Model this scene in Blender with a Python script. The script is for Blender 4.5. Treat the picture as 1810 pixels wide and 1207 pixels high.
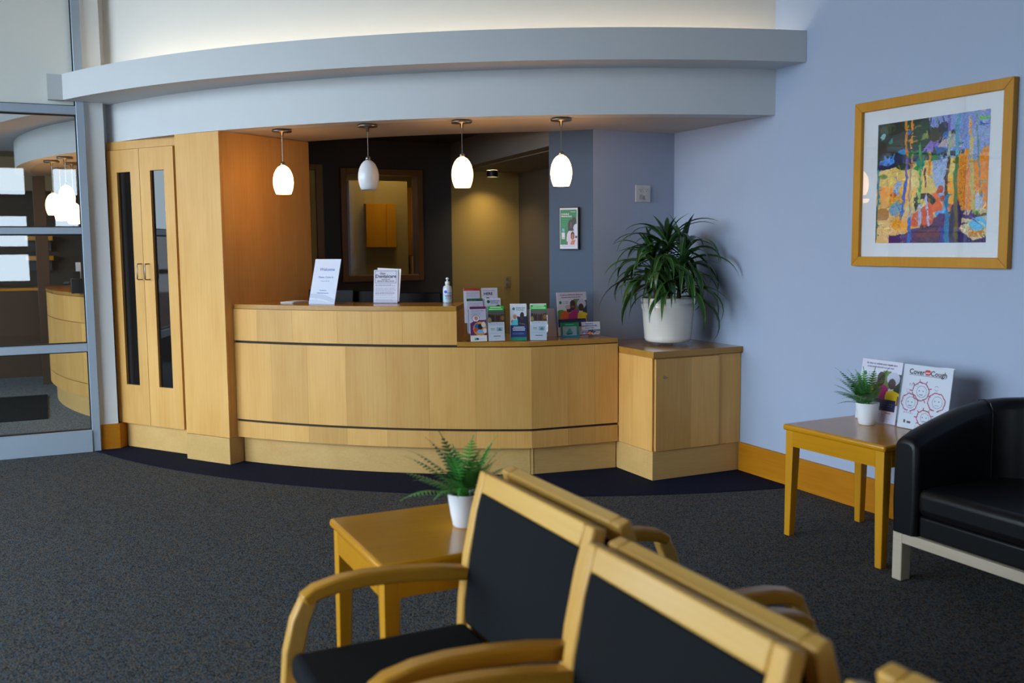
import bpy, bmesh, math, random
import numpy as np
from mathutils import Vector, Matrix
rnd = random.Random(7)
for o in list(bpy.data.objects): bpy.data.objects.remove(o)
scene = bpy.context.scene
COL = scene.collection
def R(a): return math.radians(a)

# ---------------------------------------------------------------- camera
F_PX, YAW, PITCH, ROLL = 1719.27, R(25.612), R(5.669), R(.5055)
cam_d = bpy.data.cameras.new('camera'); cam = bpy.data.objects.new('camera', cam_d); COL.objects.link(cam)
f_ = Vector((math.sin(YAW)*math.cos(PITCH), math.cos(YAW)*math.cos(PITCH), -math.sin(PITCH)))
r_ = Vector((math.cos(YAW), -math.sin(YAW), 0)); d_ = f_.cross(r_)
r2 = r_*math.cos(ROLL)+d_*math.sin(ROLL); d2 = -r_*math.sin(ROLL)+d_*math.cos(ROLL)
m = Matrix((( r2.x, -d2.x, -f_.x, 0), (r2.y, -d2.y, -f_.y, 0), (r2.z, -d2.z, -f_.z, 1.45), (0, 0, 0, 1)))
cam.matrix_world = m
cam_d.sensor_width = 36; cam_d.lens = F_PX/1810*36; cam_d.clip_start = .05
cam_d.dof.use_dof = True; cam_d.dof.focus_distance = 6.0; cam_d.dof.aperture_fstop = 2.6
scene.camera = cam

# ---------------------------------------------------------------- world, daylight, exposure
w = bpy.data.worlds.new('overcast_sky'); scene.world = w; w.use_nodes = True
bg = w.node_tree.nodes['Background']; bg.inputs[0].default_value = (.70, .86, 1.0, 1); bg.inputs[1].default_value = 11.9
def portal(loc, rot, sx, sy):      # guides the daylight sampling through a real window opening
    l = bpy.data.lights.new('window_portal', 'AREA'); l.shape = 'RECTANGLE'; l.size = sx; l.size_y = sy; l.cycles.is_portal = True
    o = bpy.data.objects.new('window_portal', l); COL.objects.link(o); o.location = loc; o.rotation_euler = rot
portal((-5.0, 4.05, 2.1), (0, R(-90), 0), 3.6, 6.9)
portal((-5.0, 8.55, 2.3), (0, R(-90), 0), 3.4, 2.0)
vs = scene.view_settings
scene.display_settings.display_device = 'sRGB'
vs.view_transform = 'Standard'; vs.look = 'None'; vs.gamma = 1; vs.use_curve_mapping = False; vs.exposure = 0.0

# ---------------------------------------------------------------- materials
def lin(c): return tuple(((x/255)/12.92 if x/255 <= .04045 else ((x/255+.055)/1.055)**2.4) for x in c)
MATS = {}
def nm(name):
    mt = bpy.data.materials.new(name); mt.use_nodes = True; MATS[name] = mt
    return mt, mt.node_tree.nodes, mt.node_tree.links, mt.node_tree.nodes['Principled BSDF']
def plain(name, c, rough=.6, metal=0, bump=0, bscale=200, var=.06, spec=.5, coat=0):
    mt, n, l, b = nm(name)
    tc = n.new('ShaderNodeTexCoord'); no = n.new('ShaderNodeTexNoise'); no.inputs['Scale'].default_value = 6; no.inputs['Detail'].default_value = 4
    l.new(tc.outputs['Object'], no.inputs['Vector'])
    mx = n.new('ShaderNodeMix'); mx.data_type = 'RGBA'; l.new(no.outputs[0], mx.inputs[0])
    mx.inputs[6].default_value = (*[x*(1-var) for x in c], 1); mx.inputs[7].default_value = (*[min(1, x*(1+var)) for x in c], 1)
    l.new(mx.outputs[2], b.inputs['Base Color']); b.inputs['Roughness'].default_value = rough; b.inputs['Metallic'].default_value = metal
    b.inputs['Specular IOR Level'].default_value = spec; b.inputs['Coat Weight'].default_value = coat
    if bump:
        n2 = n.new('ShaderNodeTexNoise'); n2.inputs['Scale'].default_value = bscale; n2.inputs['Detail'].default_value = 3
        l.new(tc.outputs['Object'], n2.inputs['Vector'])
        bp = n.new('ShaderNodeBump'); bp.inputs['Strength'].default_value = bump; bp.inputs['Distance'].default_value = .002
        l.new(n2.outputs[0], bp.inputs['Height']); l.new(bp.outputs[0], b.inputs['Normal'])
    return mt
def wood(name, a, c, axis='z', rough=.38, tint=.16, coat=.15):
    """straight grain along one axis; every leaf of veneer differs a little (object random)"""
    mt, n, l, b = nm(name)
    tc = n.new('ShaderNodeTexCoord'); oi = n.new('ShaderNodeObjectInfo')
    ad = n.new('ShaderNodeVectorMath'); ad.operation = 'MULTIPLY_ADD'
    l.new(oi.outputs['Random'], ad.inputs[0]); ad.inputs[1].default_value = (7, 5, 9); l.new(tc.outputs['Object'], ad.inputs[2])
    def grain(sc, det, st):
        mp = n.new('ShaderNodeMapping'); s = [sc]*3; s['xyz'.index(axis)] = sc*st; mp.inputs['Scale'].default_value = s
        l.new(ad.outputs[0], mp.inputs['Vector']); no = n.new('ShaderNodeTexNoise'); no.inputs['Scale'].default_value = 1
        no.inputs['Detail'].default_value = det; no.inputs['Roughness'].default_value = .6; l.new(mp.outputs[0], no.inputs['Vector']); return no
    g1 = grain(90, 3, .03); g2 = grain(7, 3, .25)
    mx = n.new('ShaderNodeMix'); mx.data_type = 'RGBA'; mx.inputs[6].default_value = (*a, 1); mx.inputs[7].default_value = (*c, 1)
    av = n.new('ShaderNodeMath'); av.operation = 'MULTIPLY_ADD'; l.new(g1.outputs[0], av.inputs[0]); av.inputs[1].default_value = .75
    a2 = n.new('ShaderNodeMath'); a2.operation = 'MULTIPLY_ADD'; l.new(g2.outputs[0], a2.inputs[0]); a2.inputs[1].default_value = 1.1; a2.inputs[2].default_value = -.42
    l.new(a2.outputs[0], av.inputs[2]); av.use_clamp = True; l.new(av.outputs[0], mx.inputs[0])
    hs = n.new('ShaderNodeHueSaturation'); mr = n.new('ShaderNodeMapRange'); l.new(oi.outputs['Random'], mr.inputs[0])
    mr.inputs[3].default_value = 1-tint; mr.inputs[4].default_value = 1+tint*.6
    l.new(mr.outputs[0], hs.inputs['Value']); l.new(mx.outputs[2], hs.inputs['Color']); l.new(hs.outputs[0], b.inputs['Base Color'])
    b.inputs['Roughness'].default_value = rough; b.inputs['Coat Weight'].default_value = coat if coat > .25 else 0; b.inputs['Coat Roughness'].default_value = .15; b.inputs['Specular IOR Level'].default_value = .25
    return mt
def emit(name, c, s):
    mt, n, l, b = nm(name); b.inputs['Base Color'].default_value = (.9, .85, .8, 1); b.inputs['Roughness'].default_value = .3
    b.inputs['Emission Color'].default_value = (*c, 1); b.inputs['Emission Strength'].default_value = s
    return mt
def glass(name, tint=(1, 1, 1), refl=.06, rough=0.0):
    mt, n, l, b = nm(name); n.remove(b); out = n['Material Output']
    t = n.new('ShaderNodeBsdfTransparent'); t.inputs[0].default_value = (*tint, 1)
    g = n.new('ShaderNodeBsdfGlossy'); g.inputs['Roughness'].default_value = rough
    fr = n.new('ShaderNodeFresnel'); fr.inputs[0].default_value = 1.5
    ma = n.new('ShaderNodeMath'); ma.operation = 'ADD'; l.new(fr.outputs[0], ma.inputs[0]); ma.inputs[1].default_value = refl-.04; ma.use_clamp = True
    ge = n.new('ShaderNodeNewGeometry'); iv = n.new('ShaderNodeMath'); iv.operation = 'SUBTRACT'; iv.inputs[0].default_value = 1; l.new(ge.outputs['Backfacing'], iv.inputs[1])
    mm = n.new('ShaderNodeMath'); mm.operation = 'MULTIPLY'; l.new(ma.outputs[0], mm.inputs[0]); l.new(iv.outputs[0], mm.inputs[1]); ma = mm
    mx = n.new('ShaderNodeMixShader'); l.new(ma.outputs[0], mx.inputs[0]); l.new(t.outputs[0], mx.inputs[1]); l.new(g.outputs[0], mx.inputs[2])
    l.new(mx.outputs[0], out.inputs['Surface']); return mt
def frosted(name, c):
    mt, n, l, b = nm(name); out = n['Material Output']
    b.inputs['Base Color'].default_value = (*c, 1); b.inputs['Roughness'].default_value = .45
    t = n.new('ShaderNodeBsdfTranslucent'); t.inputs[0].default_value = (*c, 1)
    mx = n.new('ShaderNodeMixShader'); mx.inputs[0].default_value = .2; l.new(b.outputs[0], mx.inputs[1]); l.new(t.outputs[0], mx.inputs[2])
    l.new(mx.outputs[0], out.inputs['Surface']); return mt
def carpet(name, cols, scale, bump=.6):
    mt, n, l, b = nm(name); tc = n.new('ShaderNodeTexCoord')
    v = n.new('ShaderNodeTexVoronoi'); v.inputs['Scale'].default_value = scale; l.new(tc.outputs['Object'], v.inputs['Vector'])
    sp = n.new('ShaderNodeSeparateColor'); l.new(v.outputs['Color'], sp.inputs[0])
    cr = n.new('ShaderNodeValToRGB'); cr.color_ramp.interpolation = 'CONSTANT'
    els = cr.color_ramp.elements
    while len(els) < len(cols): els.new(.5)
    for i, c in enumerate(cols): els[i].position = i/len(cols); els[i].color = (*c, 1)
    l.new(sp.outputs[0], cr.inputs[0]); l.new(cr.outputs[0], b.inputs['Base Color']); b.inputs['Roughness'].default_value = .95
    b.inputs['Specular IOR Level'].default_value = .1
    bp = n.new('ShaderNodeBump'); bp.inputs['Strength'].default_value = bump; bp.inputs['Distance'].default_value = .004; bp.invert = True
    l.new(v.outputs['Distance'], bp.inputs['Height']); l.new(bp.outputs[0], b.inputs['Normal']); return mt
def attr_mat(name, rough=.4, coat=0):
    mt, n, l, b = nm(name); a = n.new('ShaderNodeVertexColor'); a.layer_name = 'print'
    l.new(a.outputs[0], b.inputs['Base Color']); b.inputs['Roughness'].default_value = rough; b.inputs['Coat Weight'].default_value = coat; return mt

M_wall = plain('lavender_grey_paint', (.375, .44, .58), .75, bump=.12, bscale=250, var=.02)
M_white = plain('white_paint', (.62, .635, .65), .7, bump=.1, bscale=250, var=.02)
M_upper = plain('warm_white_paint', (.78, .76, .72), .8, var=.02)
M_char = plain('charcoal_paint', (.055, .055, .065), .7, var=.04)
M_khaki = plain('khaki_paint', (.50, .36, .12), .75, var=.04)
M_carp = carpet('tweed_carpet', [(.05, .064, .076), (.11, .095, .075), (.022, .024, .03), (.075, .10, .13), (.13, .095, .06), (.035, .038, .044), (.07, .056, .044), (.06, .09, .11)], 165)
M_navy = carpet('navy_carpet', [(.008, .010, .028), (.011, .014, .036), (.006, .008, .022)], 260, .3)
M_adjc = carpet('blue_grey_carpet', [(.20, .24, .27), (.13, .16, .19), (.27, .31, .34), (.09, .11, .13)], 160)
M_mat = carpet('dark_mat_pile', [(.014, .018, .022), (.02, .026, .03), (.01, .012, .015)], 180)
M_maple = wood('maple_veneer', (.80, .465, .155), (.63, .305, .068), 'z', .4, .13)
M_maplex = wood('maple_counter', (.52, .26, .05), (.36, .16, .02), 'x', .22, .05, .4)
M_mapleh = wood('maple_kick', (.72, .46, .18), (.58, .33, .10), 'x', .4, .06)
M_base = wood('amber_baseboard', (.58, .22, .008), (.38, .13, .004), 'y', .4, .05)
M_tabY = wood('honey_table_top', (.62, .28, .006), (.48, .19, .003), 'y', .25, .05, .4)
M_tabZ = wood('honey_table_leg', (.64, .30, .015), (.50, .21, .008), 'z', .35, .05)
M_chair = wood('beech_chair', (.72, .42, .10), (.58, .30, .05), 'y', .35, .04, .3)
M_chairx = wood('beech_chair_arm', (.64, .31, .03), (.50, .21, .015), 'x', .35, .04, .3)
M_chairz = wood('beech_chair_post', (.72, .41, .10), (.58, .29, .05), 'z', .35, .04, .3)
M_pale = wood('pale_ash', (.56, .47, .36), (.46, .37, .27), 'y', .5, .04, 0)
M_frame = wood('oak_frame', (.60, .28, .03), (.46, .19, .015), 'z', .35, .08)
M_dark = plain('dark_stained_wood', (.075, .038, .018), .4)
M_trimw = plain('walnut_window_trim', (.20, .095, .032), .4)
M_back = plain('dark_gap', (.03, .018, .008), .8)
M_alu = plain('satin_aluminium', (.44, .53, .64), .45, .35, var=.02)
M_gasket = plain('black_gasket', (.01, .01, .012), .6)
M_nickel = plain('brushed_nickel', (.30, .28, .26), .35, 1, var=.03)
M_glass = glass('clear_glass', (.93, .95, .95), .09)
M_cabglass = plain('smoked_cabinet_glass', (.010, .008, .008), .03, var=.02, spec=.3)
M_picglass = glass('picture_glass', (1, 1, 1), .055)
M_acryl = glass('clear_acrylic', (.96, .97, .98), .05, .02)
M_frost = frosted('frosted_glass', (.95, .97, .93))
M_lit = emit('lit_opal_glass', (1, .52, .18), 11.0)
M_opal = plain('unlit_opal_glass', (.80, .80, .82), .25, var=.01)
M_cove = emit('cove_tube', (1, .83, .58), 9)
M_down = emit('downlight_lens', (1, .74, .34), 260)
M_ceram = plain('cream_glazed_ceramic', (.74, .70, .64), .22, var=.05, coat=.4)
M_pot = plain('white_plastic_pot', (.78, .79, .84), .35, var=.01)
M_soil = plain('dark_soil', (.015, .012, .008), .95)
M_leather = plain('black_leather', (.004, .004, .005), .38, bump=.15, bscale=160, var=.1, spec=.28)
M_cloth = plain('charcoal_weave', (.0065, .0075, .0095), .85, bump=.4, bscale=700, var=.05, spec=.15)
M_black = plain('black_plastic', (.012, .012, .014), .35)
M_screen = plain('monitor_back', (.003, .003, .004), .5, spec=.15)
M_plate = plain('white_switch_plate', (.62, .62, .62), .4, var=.01)
M_slot = plain('socket_slot', (.02, .02, .02), .6)
M_beige = plain('beige_switch_plate', (.42, .33, .20), .5, var=.01)
M_paper = plain('white_paper', (.74, .76, .82), .55, var=.01)
M_greyp = plain('grey_paper', (.40, .36, .38), .6, var=.01)
M_mat_b = plain('white_mount_board', (.72, .73, .76), .8, var=.01)
M_ink = plain('navy_ink', lin((34, 36, 78)), .6, var=0)
M_inkb = plain('blue_ink', lin((92, 122, 190)), .6, var=0)
M_inkk = plain('black_ink', lin((30, 26, 40)), .6, var=0)
M_inkw = plain('white_ink', (.8, .8, .82), .6, var=0)
M_inkt = plain('teal_ink', lin((20, 120, 120)), .6, var=0)
M_inkr = plain('red_ink', lin((190, 30, 40)), .6, var=0)
M_inkB = plain('bright_blue_ink', lin((20, 80, 190)), .6, var=0)
M_print = attr_mat('printed_paper', .45)
M_paint = attr_mat('painting_print', .7)
M_soap = plain('sanitizer_gel', (.55, .66, .72), .1, var=.01, coat=.5)
M_leafs = None
def leafmat(name, a, c, stripe):
    mt, n, l, b = nm(name); uv = n.new('ShaderNodeUVMap'); sp = n.new('ShaderNodeSeparateXYZ'); l.new(uv.outputs[0], sp.inputs[0])
    cr = n.new('ShaderNodeValToRGB'); e = cr.color_ramp.elements
    for _ in range(3): e.new(.5)
    for i, (p, col) in enumerate([(0, c), (.2, a), (.5, a), (.8, stripe), (1, c)]): e[i].position = p; e[i].color = (*col, 1)
    sub = n.new('ShaderNodeMath'); sub.operation = 'SUBTRACT'; l.new(sp.outputs[0], sub.inputs[0]); sub.inputs[1].default_value = .5
    ab = n.new('ShaderNodeMath'); ab.operation = 'ABSOLUTE'; l.new(sub.outputs[0], ab.inputs[0])
    mu = n.new('ShaderNodeMath'); mu.operation = 'MULTIPLY'; l.new(ab.outputs[0], mu.inputs[0]); mu.inputs[1].default_value = 2
    l.new(mu.outputs[0], cr.inputs[0]); oi = n.new('ShaderNodeObjectInfo'); hs = n.new('ShaderNodeHueSaturation')
    mr = n.new('ShaderNodeMapRange'); l.new(oi.outputs['Random'], mr.inputs[0]); mr.inputs[3].default_value = .6; mr.inputs[4].default_value = 1.35
    l.new(mr.outputs[0], hs.inputs['Value']); l.new(cr.outputs[0], hs.inputs['Color']); l.new(hs.outputs[0], b.inputs['Base Color'])
    b.inputs['Roughness'].default_value = .32; return mt
M_drac = leafmat('dracaena_leaf', (.018, .055, .018), (.035, .13, .02), (.07, .15, .03))
M_fern = leafmat('fern_leaf', (.05, .24, .04), (.085, .36, .055), (.07, .30, .05))
M_stem = plain('brown_stem', (.10, .07, .04), .8)

# ---------------------------------------------------------------- mesh helpers
class MB:
    def __init__(s): s.v = []; s.f = []; s.uv = None
    def add(s, v, f):
        k = len(s.v); s.v += [tuple(p) for p in v]; s.f += [[i+k for i in q] for q in f]; return s
    def box(s, x0, x1, y0, y1, z0, z1):
        return s.add([(x0,y0,z0),(x1,y0,z0),(x1,y1,z0),(x0,y1,z0),(x0,y0,z1),(x1,y0,z1),(x1,y1,z1),(x0,y1,z1)],
                     [(3,2,1,0),(4,5,6,7),(0,1,5,4),(1,2,6,5),(2,3,7,6),(3,0,4,7)])
    def prism(s, poly, z0, z1):
        a = sum(poly[i-1][0]*poly[i][1]-poly[i][0]*poly[i-1][1] for i in range(len(poly)))
        if a < 0: poly = poly[::-1]
        n = len(poly)
        return s.add([(x, y, z0) for x, y in poly]+[(x, y, z1) for x, y in poly],
                     [list(range(n))[::-1], list(range(n, 2*n))]+[(i, (i+1) % n, (i+1) % n+n, i+n) for i in range(n)])
    def ring(s, c, r0, r1, a0, a1, z0, z1, n=24):
        A = [R(a0+(a1-a0)*i/n) for i in range(n+1)]; v = []; f = []
        for a in A:
            for r, z in ((r0, z0), (r1, z0), (r1, z1), (r0, z1)): v.append((c[0]+r*math.cos(a), c[1]+r*math.sin(a), z))
        for i in range(n):
            for k in range(4): f.append((4*i+k, 4*i+4+k, 4*i+4+(k+1) % 4, 4*i+(k+1) % 4))
        f += [(0, 1, 2, 3), (4*n+3, 4*n+2, 4*n+1, 4*n)]
        return s.add(v, f)
    def lathe(s, prof, c=(0, 0, 0), n=24, cap=True):
        v = []; f = []; k = len(prof)
        for i in range(n):
            a = 2*math.pi*i/n
            for r, z in prof: v.append((c[0]+r*math.cos(a), c[1]+r*math.sin(a), c[2]+z))
        for i in range(n):
            j = (i+1) % n
            for q in range(k-1): f.append((i*k+q, j*k+q, j*k+q+1, i*k+q+1))
        if cap:
            if prof[0][0] > 1e-5: f.append([i*k for i in range(n)][::-1])
            if prof[-1][0] > 1e-5: f.append([i*k+k-1 for i in range(n)])
        return s.add(v, f)
    def tube(s, path, r, n=8):
        P = [Vector(p) for p in path]; v = []; f = []
        for i, p in enumerate(P):
            t = (P[min(i+1, len(P)-1)]-P[max(i-1, 0)]).normalized()
            up = Vector((0, 0, 1)) if abs(t.z) < .9 else Vector((1, 0, 0))
            a = t.cross(up).normalized(); b = t.cross(a); rr = r[i] if isinstance(r, (list, tuple)) else r
            for k in range(n):
                q = 2*math.pi*k/n; v.append(p+a*rr*math.cos(q)+b*rr*math.sin(q))
        for i in range(len(P)-1):
            for k in range(n): f.append((i*n+k, i*n+(k+1) % n, (i+1)*n+(k+1) % n, (i+1)*n+k))
        f += [list(range(n))[::-1], [(len(P)-1)*n+k for k in range(n)]]
        return s.add(v, f)
    def ribbon(s, path, half, y0, y1):
        """solid bar following a path in the x-z plane, extruded from y0 to y1"""
        P = [Vector((p[0], p[1])) for p in path]; A = []; B = []
        for i, p in enumerate(P):
            t = (P[min(i+1, len(P)-1)]-P[max(i-1, 0)]).normalized(); nn = Vector((-t.y, t.x)); h = half[i] if isinstance(half, (list, tuple)) else half
            A.append(p+nn*h); B.append(p-nn*h)
        v = []; f = []
        for a, b in zip(A, B): v += [(a.x, y0, a.y), (a.x, y1, a.y), (b.x, y1, b.y), (b.x, y0, b.y)]
        n = len(P)
        for i in range(n-1):
            for k in range(4): f.append((4*i+k, 4*i+(k+1) % 4, 4*i+4+(k+1) % 4, 4*i+4+k))
        f += [(3, 2, 1, 0), (4*n-4, 4*n-3, 4*n-2, 4*n-1)]
        return s.add(v, f)
    def obox(s, o, u, v, n, w, h, t):
        """box from corner o along unit axes u (w), v (h), going back along -n by t"""
        o = Vector(o); u = Vector(u); v = Vector(v); n = Vector(n)
        q = [o, o+u*w, o+u*w+v*h, o+v*h]; q2 = [p-n*t for p in q]
        return s.add(q+q2, [(0, 1, 2, 3), (7, 6, 5, 4), (0, 4, 5, 1), (1, 5, 6, 2), (2, 6, 7, 3), (3, 7, 4, 0)])
def wloc(o):
    l = Vector(o.location)
    while o.parent: o = o.parent; l = l+Vector(o.location)
    return l
def build(mb, name, mat, parent=None, world=True, bevel=0, smooth=False, seg=2, fix=True):
    off = wloc(parent) if (parent and world) else Vector((0, 0, 0))
    me = bpy.data.meshes.new(name); me.from_pydata([tuple(Vector(p)-off) for p in mb.v], [], mb.f)
    if fix:
        bm = bmesh.new(); bm.from_mesh(me); bmesh.ops.recalc_face_normals(bm, faces=bm.faces); bm.to_mesh(me); bm.free()
    if mb.uv:
        ul = me.uv_layers.new(name='UVMap')
        for lp in me.loops: ul.data[lp.index].uv = mb.uv[lp.vertex_index]
    o = bpy.data.objects.new(name, me); COL.objects.link(o); me.materials.append(mat)
    if parent: o.parent = parent
    if smooth: me.shade_smooth()
    if bevel:
        b = o.modifiers.new('bevel', 'BEVEL'); b.width = bevel; b.segments = seg; b.limit_method = 'ANGLE'
        if not smooth: me.shade_smooth(); me.set_sharp_from_angle(angle=R(35))
    return o
def struct(o): o['kind'] = 'structure'; return o
def tag(o, label, cat, group=None):
    o['label'] = label; o['category'] = cat
    if group: o['group'] = group
    return o
def thing(name, label, cat, loc=(0, 0, 0), group=None):
    o = bpy.data.objects.new(name, None); COL.objects.link(o); o.location = loc; o.empty_display_size = .1
    return tag(o, label, cat, group)
def dup(root, loc, label=None, group=None, rotz=None):
    r = root.copy(); COL.objects.link(r); r.location = loc
    if rotz is not None: r.rotation_euler = (0, 0, rotz)
    if label: r['label'] = label
    if group: r['group'] = group
    for ch in list(root.children):
        c = ch.copy(); COL.objects.link(c); c.parent = r
        for g in list(ch.children):
            d = g.copy(); COL.objects.link(d); d.parent = c
    return r
def text(s, parent, name, o, u, v, size, mat, align='CENTER', shear=0, sx=1.0, bold=.02):
    cu = bpy.data.curves.new('t', 'FONT'); cu.body = s; cu.size = size; cu.align_x = align; cu.resolution_u = 2; cu.shear = shear; cu.offset = size*bold
    ob = bpy.data.objects.new('t', cu); COL.objects.link(ob)
    dg = bpy.context.evaluated_depsgraph_get(); me0 = bpy.data.meshes.new_from_object(ob.evaluated_get(dg))
    u = Vector(u).normalized(); v = Vector(v).normalized(); n = u.cross(v); off = wloc(parent); o = Vector(o)
    mb = MB(); mb.v = [o+u*p.co.x*sx+v*p.co.y+n*.0012-off for p in me0.vertices]; mb.f = [list(p.vertices) for p in me0.polygons]
    bpy.data.objects.remove(ob); bpy.data.curves.remove(cu); bpy.data.meshes.remove(me0)
    return build(mb, name, mat, parent, world=False, fix=False)

class Canvas:
    """a flat print drawn on a fine grid and stored as colour attribute"""
    def __init__(s, nx, ny, bg, warp=0):
        s.nx, s.ny = nx, ny; s.a = np.ones((ny, nx, 3))*np.array(bg)/255.
        s.X, s.Y = np.meshgrid((np.arange(nx)+.5)/nx, (np.arange(ny)+.5)/ny)
        if warp:
            X, Y = s.X.copy(), s.Y.copy()
            s.X = X+warp*(np.sin(31*Y+7*X)+.7*np.sin(67*Y-23*X+1)+.5*np.sin(131*X+97*Y))
            s.Y = Y+warp*(np.sin(27*X+5*Y+2)+.7*np.sin(59*X+41*Y)+.5*np.sin(113*Y-71*X))
    def _p(s, m, c, al=1): s.a[m] = s.a[m]*(1-al)+al*np.array(c)/255.; return s
    def rect(s, x0, y0, x1, y1, c, al=1): return s._p((s.X >= x0) & (s.X < x1) & (s.Y >= y0) & (s.Y < y1), c, al)
    def ell(s, cx, cy, rx, ry, c, al=1): return s._p(((s.X-cx)/rx)**2+((s.Y-cy)/ry)**2 < 1, c, al)
    def poly(s, pts, c, al=1):
        ins = np.zeros_like(s.X, bool); n = len(pts)
        for i in range(n):
            (x1, y1), (x2, y2) = pts[i], pts[(i+1) % n]
            if y1 == y2: continue
            ins ^= ((s.Y < y1) != (s.Y < y2)) & (s.X < (x2-x1)*(s.Y-y1)/(y2-y1)+x1)
        return s._p(ins, c, al)
    def line(s, pts, w, c, al=1, asp=1):
        for (x1, y1), (x2, y2) in zip(pts[:-1], pts[1:]):
            dx, dy = x2-x1, (y2-y1)*asp; L = dx*dx+dy*dy+1e-9
            t = np.clip(((s.X-x1)*dx+(s.Y-y1)*asp*dy)/L, 0, 1)
            s._p((s.X-x1-t*dx)**2+((s.Y-y1)*asp-t*dy)**2 < (w/2)**2, c, al)
        return s
    def bars(s, x0, x1, ys, c, al=.7, seed=1):
        rg = random.Random(seed); hh = 1.0/s.ny
        for y in ys:
            x = x0; xe = x1-(x1-x0)*rg.random()*.2
            while x < xe:
                wd = (.03+.06*rg.random())*max(.4, (x1-x0)); s.rect(x, y-hh*.6, min(x+wd, xe), y+hh*.6, c, al); x += wd+.02
        return s
    def sheet(s, parent, o, u, v, w, h, mat=None, name='print', lift=.0006):
        u = Vector(u).normalized(); v = Vector(v).normalized(); n = u.cross(v); off = wloc(parent); o = Vector(o)+n*lift-off
        nx, ny = s.nx, s.ny
        gx, gy = np.meshgrid(np.arange(nx+1)*w/nx, np.arange(ny+1)*h/ny)
        V = np.array(o)[None, :]+gx.ravel()[:, None]*np.array(u)+gy.ravel()[:, None]*np.array(v)
        i, j = np.meshgrid(np.arange(nx), np.arange(ny)); b = (j*(nx+1)+i).ravel()
        Fc = np.stack([b, b+1, b+nx+2, b+nx+1], 1)
        me = bpy.data.meshes.new(name); me.from_pydata(V.tolist(), [], Fc.tolist())
        col = s.a.reshape(-1, 3); L = np.where(col <= .04045, col/12.92, ((col+.055)/1.055)**2.4)
        L = np.concatenate([L, np.ones((len(L), 1))], 1); L = np.repeat(L, 4, axis=0)
        at = me.color_attributes.new('print', 'FLOAT_COLOR', 'CORNER'); at.data.foreach_set('color', L.ravel().astype(np.float32))
        me.materials.append(mat or M_print); ob = bpy.data.objects.new(name, me); COL.objects.link(ob); ob.parent = parent
        return ob
def basis(u2, lean=0):
    """u along the ground (viewer's right), v up leaning back by lean degrees, n towards the viewer"""
    u = Vector((u2[0], u2[1], 0)).normalized(); n0 = u.cross(Vector((0, 0, 1)))
    v = Vector((0, 0, 1))*math.cos(R(lean))-n0*math.sin(R(lean)); return u, v, u.cross(v)

# ================================================================ STRUCTURE
XW = 3.964
CEIL = 4.5
struct(build(MB().box(-5.2, 4.15, -3.35, 13.2, -.08, 0), 'floor', M_carp))
struct(build(MB().box(-30, 20, -30, 30, -.5, -.2), 'ground', plain('brown_mulch_ground', (.10, .075, .055), .9)))
NC, NR = (4.841, 9.176), 4.8655
pts = [(NC[0]+NR*math.cos(R(a)), NC[1]+NR*math.sin(R(a))) for a in np.linspace(199.9, 259.6, 60)]
pin = [(NC[0]+3.95*math.cos(R(a)), NC[1]+3.95*math.sin(R(a))) for a in np.linspace(257.2, 199.9, 40)]
struct(build(MB().prism([(x, min(y, 7.5)) for x, y in pts]+[(XW, 4.39), (XW, 5.3)]+pin, 0, .004), 'carpet_border', M_navy))
struct(build(MB().box(-5, .9, 7.62, 12.9, 0, .003), 'floor_adjacent', M_adjc))
# ceiling of the hall
struct(build(MB().box(-5.2, 4.15, -3.35, 13.2, CEIL, CEIL+.1), 'ceiling', plain('timber_brown_ceiling', (.22, .17, .12), .7)))
struct(build(MB().box(XW, XW+.15, -3.35, 5.79, 0, CEIL), 'wall_right', M_wall))
struct(build(MB().box(XW, XW+.15, 5.79, 11.2, 0, CEIL), 'wall_office_right', plain('umber_paint', (.14, .11, .08), .7)))
struct(build(MB().box(XW-.018, XW, -3.2, 4.897, 0, .185), 'baseboard_right', M_base, bevel=.003))
# window wall on the left: sill, header, posts
b = MB().box(-5.2, -5, 9.6, 13.2, .35, 3.9).box(-5.2, -5, -3.35, .6, .35, 3.9).box(-5.2, -5, -3.35, 13.2, 0, .35).box(-5.2, -5, -3.35, 13.2, 3.9, CEIL)
for y in (-3.3, -1.2, .9, 3.0, 5.1, 7.45, 9.6, 11.7, 13.1): b.box(-5.17, -5.02, y-.05, y+.05, .35, 3.9)
for z in (1.15, 2.7): b.box(-5.13, -5.05, -3.3, 13.1, z-.03, z+.03)
struct(build(b, 'wall_left', plain('umber_wall_paint', (.22, .16, .12), .7)))
struct(build(MB().box(-10.2, -10, 6.5, 14, -.2, 1.7), 'garden_wall', plain('red_brown_masonry', (.16, .085, .065), .9)))
# rear wall with a big window and small square lights
def wall_xz(y0, y1, x0, x1, z0, z1, holes, name, mat):
    xs = sorted({x0, x1, *[h[0] for h in holes], *[h[1] for h in holes]}); zs = sorted({z0, z1, *[h[2] for h in holes], *[h[3] for h in holes]})
    b = MB()
    for i in range(len(xs)-1):
        run = None
        for k in range(len(zs)-1):
            cx, cz = (xs[i]+xs[i+1])/2, (zs[k]+zs[k+1])/2
            solid = not any(h[0] < cx < h[1] and h[2] < cz < h[3] for h in holes)
            if solid: run = [zs[k], zs[k+1]] if run is None else [run[0], zs[k+1]]
            if (not solid or k == len(zs)-2) and run: b.box(xs[i], xs[i+1], y0, y1, *run); run = None
    return struct(build(b, name, mat))
wall_xz(-3.35, -3.2, -5.2, 4.15, 0, CEIL, [(-.95, -.22, .92, 1.36), (-.95, -.22, 1.5, 2.0), (-.95, -.22, 2.36, 2.80), (.22, .58, 1.75, 2.0), (.22, .58, 2.36, 2.80)], 'wall_back', plain('brown_brick_paint', (.20, .13, .10), .8))
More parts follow.
